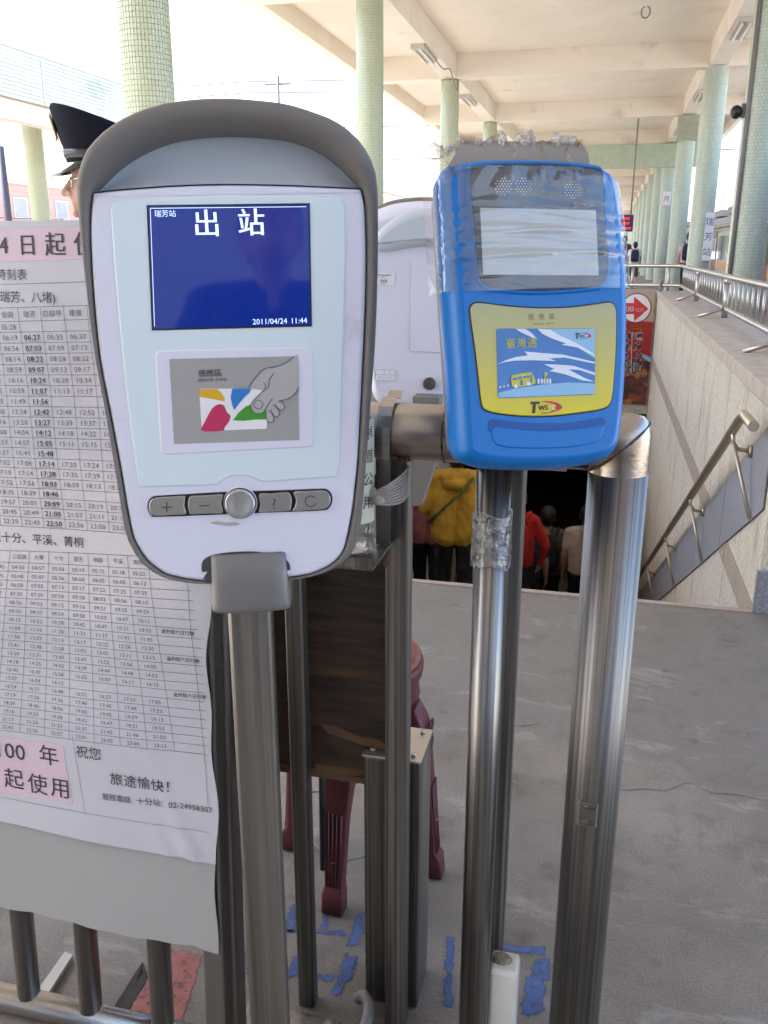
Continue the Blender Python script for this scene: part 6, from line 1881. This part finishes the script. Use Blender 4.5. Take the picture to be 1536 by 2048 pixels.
# material slots: 0 skin, 1 top, 2 trousers, 3 shoes, 4 hair, 5 bare leg (skin)
def hand(caps, w, e, side, curl=.35, s=1.0):
    """palm and five fingers continuing from the wrist w along the forearm direction"""
    w, e = Vector(w), Vector(e)
    d = (w - e).normalized(); inw = Vector((-side, 0, 0)); inw = (inw - d * inw.dot(d)).normalized()
    fwd = d.cross(inw).normalized()
    if fwd.y < 0: fwd = -fwd
    k = w + d * .05
    caps.append((w + d*.01, k + d * .025, .024, .026, 0)); caps.append((w + fwd*.014 + d*.02, k + fwd * .022 + d*.025, .018, .016, 0)); caps.append((w - fwd*.014 + d*.02, k - fwd * .022 + d*.025, .018, .015, 0))
    for j, (o_, ln) in enumerate(((.027, .068), (.009, .078), (-.009, .072), (-.027, .056))):
        b = k + fwd * o_ + d * .03
        m1 = b + d * ln * .5 + inw * .008
        m2 = m1 + (d * (1 - curl) + inw * curl) .normalized() * ln * .5
        caps.append((b, m1, .0092, .0085, 0)); caps.append((m1, m2, .0085, .0072, 0))
    th = w + fwd * .028 + d * .025
    caps.append((th, th + fwd * .02 + d * .03, .011, .0095, 0)); caps.append((th + fwd * .02 + d * .03, th + fwd * .024 + d * .055 + inw * .01, .0095, .008, 0))

def figure(top_r=1.0, sleeves=True, shorts=False, arms=None, legs=None, hair='short', lean=0.0, hood=False, hem=.90):
    A = arms or {-1: ((-.235, -.02, 1.13), (-.24, .06, .90)), 1: ((.235, -.02, 1.13), (.24, .06, .90))}
    Lg = legs or {-1: ((-.095, .03, .50), (-.10, -.02, .09)), 1: ((.095, .03, .50), (.10, -.02, .09))}
    c = []
    k = top_r
    for s in (-1, 1):
        c.append(((s*.075, 0, hem + .07), (s*.09, 0, 1.15), .112*k, .108*k, 1)); c.append(((s*.09, 0, 1.15), (s*.10, 0, 1.36), .108*k, .088*k, 1))
        c.append(((s*.06, 0, 1.42), (s*.175, -.005, 1.395), .062, .066*k, 1))
        e, w = A[s]
        sh = Vector((s*.185, -.005, 1.385)); e, w = Vector(e), Vector(w)
        c.append((sh, e, .060*k, .050*k if sleeves else .043, 1))
        if sleeves == 'short':
            c[-1] = (sh, sh.lerp(e, .55), .064*k, .058*k, 1); c.append((sh.lerp(e, .5), e, .043, .039, 0)); c.append((e, w, .039, .028, 0))
        else: c.append((e, w, .047*k, .036*k, 1)); 
        hand(c, w, e, s)
        kn, an = Lg[s]; kn, an = Vector(kn), Vector(an); hp_ = Vector((s*.088, 0, .92))
        c.append((Vector((s*.075, 0, .95)), hp_, .105, .10, 2))
        c.append((hp_, kn, .094, .068, 2))
        if shorts: c.append((kn + Vector((0, 0, .01)), an, .050, .036, 0)); c.append((hp_, kn, .10, .085, 2))
        else: c.append((kn, an, .068, .054, 2))
        fd = Vector((0, 1, 0))
        c.append((an + Vector((0, -.03, -.045)), an + Vector((0, .13, -.055)), .042, .034, 3))
    c.append(((0, -.01, 1.42), (0, .015, 1.52), .054, .052, 0))
    c.append(((0, .005, 1.60), (0, .012, 1.635), .083, .086, 0)); c.append(((0, .05, 1.555), (0, .055, 1.565), .056, .058, 0))
    c.append(((0, .095, 1.60), (0, .112, 1.578), .010, .014, 0))
    for s in (-1, 1): c.append(((s*.083, .0, 1.60), (s*.086, -.005, 1.575), .014, .011, 0))
    c.append(((0, -.012, 1.635), (0, -.005, 1.655), .096, .092, 4)); c.append(((0, -.03, 1.60), (0, -.035, 1.575), .085, .075, 4))
    if hair == 'long': c.append(((0, -.045, 1.58), (0, -.06, 1.40), .075, .06, 4))
    if hood: c.append(((-.09, -.07, 1.44), (.09, -.07, 1.44), .065, .065, 1)); c.append(((-.06, -.10, 1.38), (.06, -.10, 1.38), .06, .06, 1))
    return c

def place_person(loc, yaw, scale, caps, mats, label, voxel=.011, group=None):
    me = body_mesh('person', caps, mats, voxel)
    o = bpy.data.objects.new('person', me); COL.objects.link(o)
    o.location = loc; o.rotation_euler = (0, 0, yaw); o.scale = (scale,) * 3
    tag(o, label, 'person', group)
    return o
def backpack(loc, yaw, scale, mat, label, z=1.22, w=.15, h=.22, d=.075):
    T = Matrix.Translation(loc) @ Matrix.Rotation(yaw, 4, 'Z') @ Matrix.Diagonal((scale, scale, scale, 1))
    e = empty('backpack', T @ Vector((0, -.2, z - h)), label, 'backpack')
    def xf(m_): m_.v = [tuple(T @ Vector(v)) for v in m_.v]; return m_
    m_ = MB()
    rg = []
    for k, dz in ((.7, -1), (.95, -.9), (1.0, -.5), (1.0, .2), (.9, .7), (.6, .97), (.25, 1.02)):
        rg.append([Vector((p.x, p.y - .185, z + h * dz)) for p in rrect(-w*k, -d*k, w*k, d*k, .05*k, 4)])
    m_.rings(rg); xf(m_).build('pack_body', mat, e)
    m_ = MB(); m_.rings([[Vector((p.x, p.y - .185 - d, z - .07 + q)) for p in rrect(-w*.75, -.03, w*.75, .03, .02, 4)] for q in (-h*.55, h*.25)]); xf(m_).build('front_pocket', mat, e)
    for s in (-1, 1):
        m_ = MB(); m_.tube([(s*.09, -.11, z + .17), (s*.12, -.06, 1.475), (s*.125, .05, 1.47), (s*.125, .11, 1.36), (s*.13, .115, 1.2), (s*.14, .0, z - .12), (s*.13, -.12, z - .18)], .016, 8); xf(m_).build('strap', mat, e)
    return e

M_JEANS = fabric('dark_trousers', (0.018, 0.018, 0.024))
M_SHOE = fabric('dark_shoes', (0.05, 0.045, 0.045))
M_YJ = fabric('yellow_jacket', (0.62, 0.34, 0.035))
M_PK = fabric('pink_top', (0.42, 0.13, 0.15))
M_RD = fabric('red_shirt', (0.50, 0.025, 0.02))
M_GY = fabric('grey_brown_shirt', (0.13, 0.115, 0.10))
M_NV = fabric('navy_bag', (0.02, 0.025, 0.06))
M_WT = fabric('white_tshirt', (0.75, 0.76, 0.76))
M_SH = fabric('dark_shorts', (0.06, 0.055, 0.045))
M_BG = fabric('black_bag', (0.02, 0.022, 0.03))
M_PL = fabric('pale_tshirt', (0.55, 0.45, 0.43))

def stair_z(y): 
    i = int((y - YS0) / run); return max(ZB, -(i + 1) * rise)
def on_stairs(px_, Y):
    x = hit(px_, 1000, Y=Y).x
    return Vector((x, Y, stair_z(Y)))
walk = {-1: ((-.095, .10, .52), (-.10, .02, .09)), 1: ((.095, -.02, .50), (.10, -.16, .12))}
p_y = on_stairs(912, 7.15)
place_person(p_y, rad(8), 1.0, figure(1.28, True, hood=True, arms={-1: ((-.27, .0, 1.14), (-.20, .16, 1.0)), 1: ((.27, .0, 1.14), (.20, .16, 1.0))}, legs=walk, hem=.86), [M_SKIN, M_YJ, M_JEANS, M_SHOE, M_HAIR], 'person in a yellow hooded jacket walking down the stairs')
m_ = MB()
T = Matrix.Translation(p_y) @ Matrix.Rotation(rad(8), 4, 'Z')
m_.tube([T @ Vector(v) for v in [(.14, -.14, 1.44), (.05, -.175, 1.33), (-.08, -.172, 1.20), (-.17, -.13, 1.1), (-.24, -.04, 1.0)]], .014, 8)
tag(m_.build('bag_strap', fabric('olive_strap', (.12, .15, .05))), 'olive bag strap across the back of the yellow jacket', 'strap')
place_person(on_stairs(856, 7.9), rad(0), .97, figure(1.0, True, hair='long', legs=walk), [M_SKIN, M_PK, M_JEANS, M_SHOE, M_HAIR], 'person in a pink top beside the yellow jacket on the stairs')
p_r = on_stairs(1036, 8.3)
place_person(p_r, rad(-5), 1.0, figure(1.0, True, arms={-1: ((-.235, -.02, 1.13), (-.24, .06, .90)), 1: ((.30, .0, 1.15), (.24, .10, .93))}, legs=walk), [M_SKIN, M_RD, M_JEANS, M_SHOE, M_HAIR], 'person in a bright red long sleeved shirt on the stairs')
backpack(p_r, rad(-5), 1.0, M_RD, 'red backpack on the person in the red shirt')
p_n = on_stairs(1060, 9.5)
place_person(p_n, rad(0), .92, figure(1.0, 'short', legs=walk), [M_SKIN, M_NV, M_JEANS, M_SHOE, M_HAIR], 'person in dark navy just below the red shirt on the stairs')
p_g = on_stairs(1098, 9.9)
place_person(p_g, rad(3), 1.02, figure(1.08, 'short', legs=walk), [M_SKIN, M_GY, M_JEANS, M_SHOE, M_HAIR], 'person in a grey brown shirt with a backpack at the foot of the stairs')
backpack(p_g, rad(3), 1.02, M_BG, 'black backpack on the person in the grey brown shirt')
place_person(on_stairs(1178, 9.6), rad(0), 1.0, figure(1.0, 'short', legs=walk), [M_SKIN, M_PL, M_JEANS, M_SHOE, M_HAIR], 'person in a pale shirt half hidden behind the steel end post')
# walkers on the platform
def on_floor(px_, py_):
    p = hit(px_, py_, Z=0); return p
f1 = on_floor(1264, 577)
hgt = lambda p, py_top, px_: (hit(px_, py_top, Y=p.y).z)
s1_ = hgt(f1, 483, 1272) / 1.745
place_person((f1.x, f1.y, 0), rad(2), s1_, figure(1.05, 'short', True, legs=walk), [M_SKIN, M_WT, M_SH, M_WT, M_HAIR], 'person in a white t-shirt and shorts walking away with a backpack', .013)
backpack((f1.x, f1.y, 0), rad(2), s1_, M_NV, 'navy backpack on the person in the white t-shirt')
f2 = Vector((f1.x - .33, f1.y + 1.0, 0))
place_person(f2, rad(-4), 1.68 / 1.745, figure(1.05, 'short', True, legs=walk), [M_SKIN, fabric('dark_red_shirt', (.12, .02, .025)), M_SH, M_SHOE, M_HAIR], 'person in a dark red shirt walking ahead of the white t-shirt', .013)
f3 = hit(1371, 560, Y=25.2)
place_person((f3.x, 25.2, 0), rad(-8), .96, figure(1.0, 'short', legs=walk), [M_SKIN, M_PL, M_JEANS, M_SHOE, M_HAIR], 'person with a shoulder pack passing between the green pillars', .013)
backpack(Vector((f3.x, 25.2, 0)), rad(-8), .96, M_NV, 'dark backpack seen between the green pillars')

# ------------------------------------------------------------------ the officer in a peaked cap (profile, looking along the banner)
YO = 2.75
eye = hit(150, 362, Y=YO)
sc_o = eye.z / 1.607
yaw_o = rad(14 + 90 + 16)                  # local +Y points to the left of the picture
Ro = Matrix.Rotation(yaw_o, 4, 'Z')
base_o = Vector((eye.x, eye.y, 0)) - (Ro @ Vector((0, .085 * sc_o, 0)))
zs_o = (eye.z - 1.607)
caps = figure(1.1, True)
caps = [c for c in caps if not (c[4] == 4)]
dz = 0.0
caps = [c for c in caps if not (c[4] == 0 and Vector(c[0]).z > 1.40)]
H = lambda y, z, x=0.0: (x, y, z)
caps += [((0, -.02, 1.40), (0, .01, 1.50), .056, .055, 0), ((0, .0, 1.59), (0, .0, 1.64), .092, .088, 0), ((0, .035, 1.60), (0, .032, 1.64), .062, .058, 0),
         ((0, .052, 1.535), (0, .058, 1.545), .044, .046, 0), ((0, .035, 1.56), (0, .05, 1.58), .056, .05, 0), ((-.035, .03, 1.57), (-.03, .06, 1.59), .04, .03, 0), ((.035, .03, 1.57), (.03, .06, 1.59), .04, .03, 0),
         ((0, .090, 1.618), (0, .127, 1.568), .009, .012, 0), ((0, .116, 1.566), (0, .128, 1.563), .013, .0115, 0), ((-.014, .106, 1.560), (.014, .106, 1.560), .011, .011, 0),
         ((-.032, .082, 1.632), (.032, .082, 1.632), .013, .013, 0), ((-.018, .097, 1.540), (.018, .097, 1.540), .008, .008, 0), ((-.016, .095, 1.524), (.016, .095, 1.524), .0085, .0085, 0), ((-.008, .09, 1.495), (.008, .09, 1.495), .016, .016, 0),
         ((.086, -.01, 1.61), (.09, -.02, 1.58), .015, .012, 0), ((-.086, -.01, 1.61), (-.09, -.02, 1.58), .015, .012, 0),
         ((0, -.03, 1.62), (0, -.05, 1.57), .088, .06, 4)]
M_UNI = fabric('navy_uniform', (.02, .022, .045), .7)
me = body_mesh('person', caps, [M_SKIN, M_UNI, M_UNI, M_SHOE, M_HAIR], .0065, 3)
off = Vector((base_o.x, base_o.y, dz))
o = bpy.data.objects.new('person', me); COL.objects.link(o); o.location = off; o.rotation_euler = (0, 0, yaw_o); o.scale = (sc_o,) * 3
tag(o, 'station officer in navy uniform and glasses seen in profile behind the white reader', 'person')
TO = Matrix.Translation(off) @ Ro @ Matrix.Diagonal((sc_o, sc_o, sc_o, 1))
M_CAP = pmat('navy_cap_cloth', (.0035, .0045, .013), rough=.85, var=.1, spec=.25, vscale=12, bump=.1, bscale=220)
M_BANDG = pmat('silver_cap_band', (.05, .05, .055), rough=.3, metal=.5, var=.2, vscale=30)
M_PATENT = pmat('black_patent_visor', (.012, .012, .012), rough=.08, var=0, coat=1.0)
M_GOLD = pmat('gold_thread', (.45, .36, .06), rough=.5, metal=.3, var=.2, vscale=200)
cap = empty('peaked_cap', TO @ Vector((0, 0, 1.68)), 'navy peaked officer cap with gold winged emblem and shiny visor', 'cap')
def capm(m_, nm, mat, par=cap):
    m_.v = [tuple(TO @ Vector(v)) for v in m_.v]; return m_.build(nm, mat, par)
N_ = 40
def ring_(zf, zb, rf, rb, rs, cy=0.0):
    out = []
    for j in range(N_):
        a = 2 * math.pi * j / N_
        cy_, sx_ = math.cos(a), math.sin(a)
        y = cy + (rf if cy_ > 0 else rb) * cy_
        z = zb + (zf - zb) * (1 + cy_) / 2
        out.append(Vector((rs * sx_, y, z)))
    return out
zb0 = 1.664
m_ = MB(); m_.rings([ring_(zb0 + .005, zb0 + .0, .108, .112, .098), ring_(zb0 + .058, zb0 + .046, .116, .114, .102)], cap0=False, cap1=False); capm(m_, 'cap_band', M_CAP)
m_ = MB(); m_.rings([ring_(zb0 + .018, zb0 + .012, .1115, .1145, .1), ring_(zb0 + .02, zb0 + .012, .1145, .1165, .1025), ring_(zb0 + .046, zb0 + .036, .1175, .1170, .104), ring_(zb0 + .048, zb0 + .037, .115, .115, .1015)], cap0=False, cap1=False); capm(m_, 'chin_strap', M_BANDG)
m_ = MB()
def crown_ring(k, dz):          # concentric rings on the tilted crown top
    mid, half = zb0 + .146, .050
    return ring_(mid + half * k + dz, mid - half * k + dz, .147 * k, .160 * k, .142 * k)
m_.rings([ring_(zb0 + .056, zb0 + .044, .115, .113, .101), ring_(zb0 + .066, zb0 + .050, .119, .116, .104), ring_(zb0 + .085, zb0 + .058, .125, .122, .110), ring_(zb0 + .115, zb0 + .068, .133, .135, .121), ring_(zb0 + .145, zb0 + .077, .140, .147, .131), ring_(zb0 + .172, zb0 + .085, .146, .156, .139),
          ring_(zb0 + .186, zb0 + .090, .1485, .160, .1425), crown_ring(.985, .0), crown_ring(.95, .006), crown_ring(.85, .010), crown_ring(.6, .013), crown_ring(.3, .014), crown_ring(.05, .014)], cap0=False)
capm(m_, 'cap_crown', M_CAP)
m_ = MB(); rows = []
for k in range(7):
    t = k / 6
    rows.append([Vector(((.100 + .002 * t) * math.sin(a) * (1 - .12 * t), .104 * math.cos(a) + .062 * t * max(0, math.cos(a)) ** .7 , zb0 + .008 - .052 * t * max(0, math.cos(a)) ** .6 - .004 * math.sin(t * 3.14))) for a in [rad(-80 + 160 * j / 24) for j in range(25)]])
m_.rings(rows, cap0=False, cap1=False, closed=False); vz = capm(m_, 'visor', M_PATENT)
sol = vz.modifiers.new('thickness', 'SOLIDIFY'); sol.thickness = .003; sol.offset = 0
# emblem on the front of the crown
def on_front(u, v):        # u sideways, v height above band, following the flared front
    return Vector((u, .124 + (.150 - .124) * min(1, max(0, (v - .07) / .115)) + .003 - u*u*3.2, zb0 + v))
m_ = MB(); m_.add([on_front(.034 * math.cos(a), .126 + .052 * math.sin(a)) for a in [2*math.pi*j/28 for j in range(28)]] + [on_front(0, .126) + Vector((0, .003, 0))], [(i, (i + 1) % 28, 28) for i in range(28)]); em = capm(m_, 'emblem_patch', M_CAP)
m_ = MB()
for s in (-1, 1):
    for k in range(7):
        p0 = on_front(s * .006, .085 + k * .007) + Vector((0, .004, 0)); p1 = on_front(s * (.026 - .001 * k), .098 + k * .010) + Vector((0, .004, 0)); p2 = on_front(s * .029, .108 + k * .0085) + Vector((0, .004, 0))
        m_.tube([p0, p1, p2], .0019, 5)
m_.sphere(on_front(0, .085) + Vector((0, .004, 0)), (.010, .003, .009), 10, 6)
capm(m_, 'gold_wings', M_GOLD, em)
m_ = MB()
ring = [on_front(.010 * math.cos(a), .152 + .011 * math.sin(a)) + Vector((0, .005, 0)) for a in [2*math.pi*j/18 for j in range(18)]]
m_.tube(ring, .0018, 5, closed=True); m_.tube([on_front(-.006, .150) + Vector((0, .005, 0)), on_front(.006, .153) + Vector((0, .005, 0))], .0018, 5); m_.tube([on_front(0, .145) + Vector((0, .005, 0)), on_front(0, .160) + Vector((0, .005, 0))], .0018, 5)
capm(m_, 'white_badge', M_WHITE, em)
gl = empty('eyeglasses', TO @ Vector((0, .1, 1.6)), 'thin metal framed eyeglasses worn by the officer', 'eyeglasses')
M_LENS = clear_film('lens_glass', tint=(.95, .95, .95), gloss=.12, rough=.02, bump=0.0, fres=.6)
M_SILV = pmat('silver_frame', (.6, .58, .55), rough=.25, metal=1, var=0)
for s in (-1, 1):
    pts = [Vector((s * .034 + .024 * math.copysign(abs(math.cos(a)) ** .8, math.cos(a)), .103 - abs(.024 * math.cos(a) * s + .01) * .25, 1.600 + .018 * math.sin(a))) for a in [2*math.pi*j/24 for j in range(24)]]
    m_ = MB(); m_.tube(pts, .0016, 6, closed=True); capm(m_, 'rim', M_SILV, gl)
    m_ = MB(); m_.add(pts, [tuple(range(24))]); capm(m_, 'lens', M_LENS, gl)
    m_ = MB(); m_.tube([(s * .058, .098, 1.606), (s * .082, .07, 1.612), (s * .091, -.01, 1.612)], .0014, 6); capm(m_, 'temple', M_SILV, gl)
m_ = MB(); m_.tube([(-.011, .107, 1.604), (0, .112, 1.607), (.011, .107, 1.604)], .0014, 6); capm(m_, 'bridge', M_SILV, gl)

# ------------------------------------------------------------------ the photographer, mirrored in the screen
ph = figure(1.12, True, arms={-1: ((-.30, .06, 1.12), (-.10, .20, 1.20)), 1: ((.30, .06, 1.12), (.10, .20, 1.20))})
place_person((0.06, -.46, 0), rad(14), 1.0, ph, [M_SKIN, fabric('dark_photographer_jacket', (.05, .05, .055)), M_JEANS, M_SHOE, M_HAIR], 'photographer in a dark jacket mirrored in the blue screen', .012)
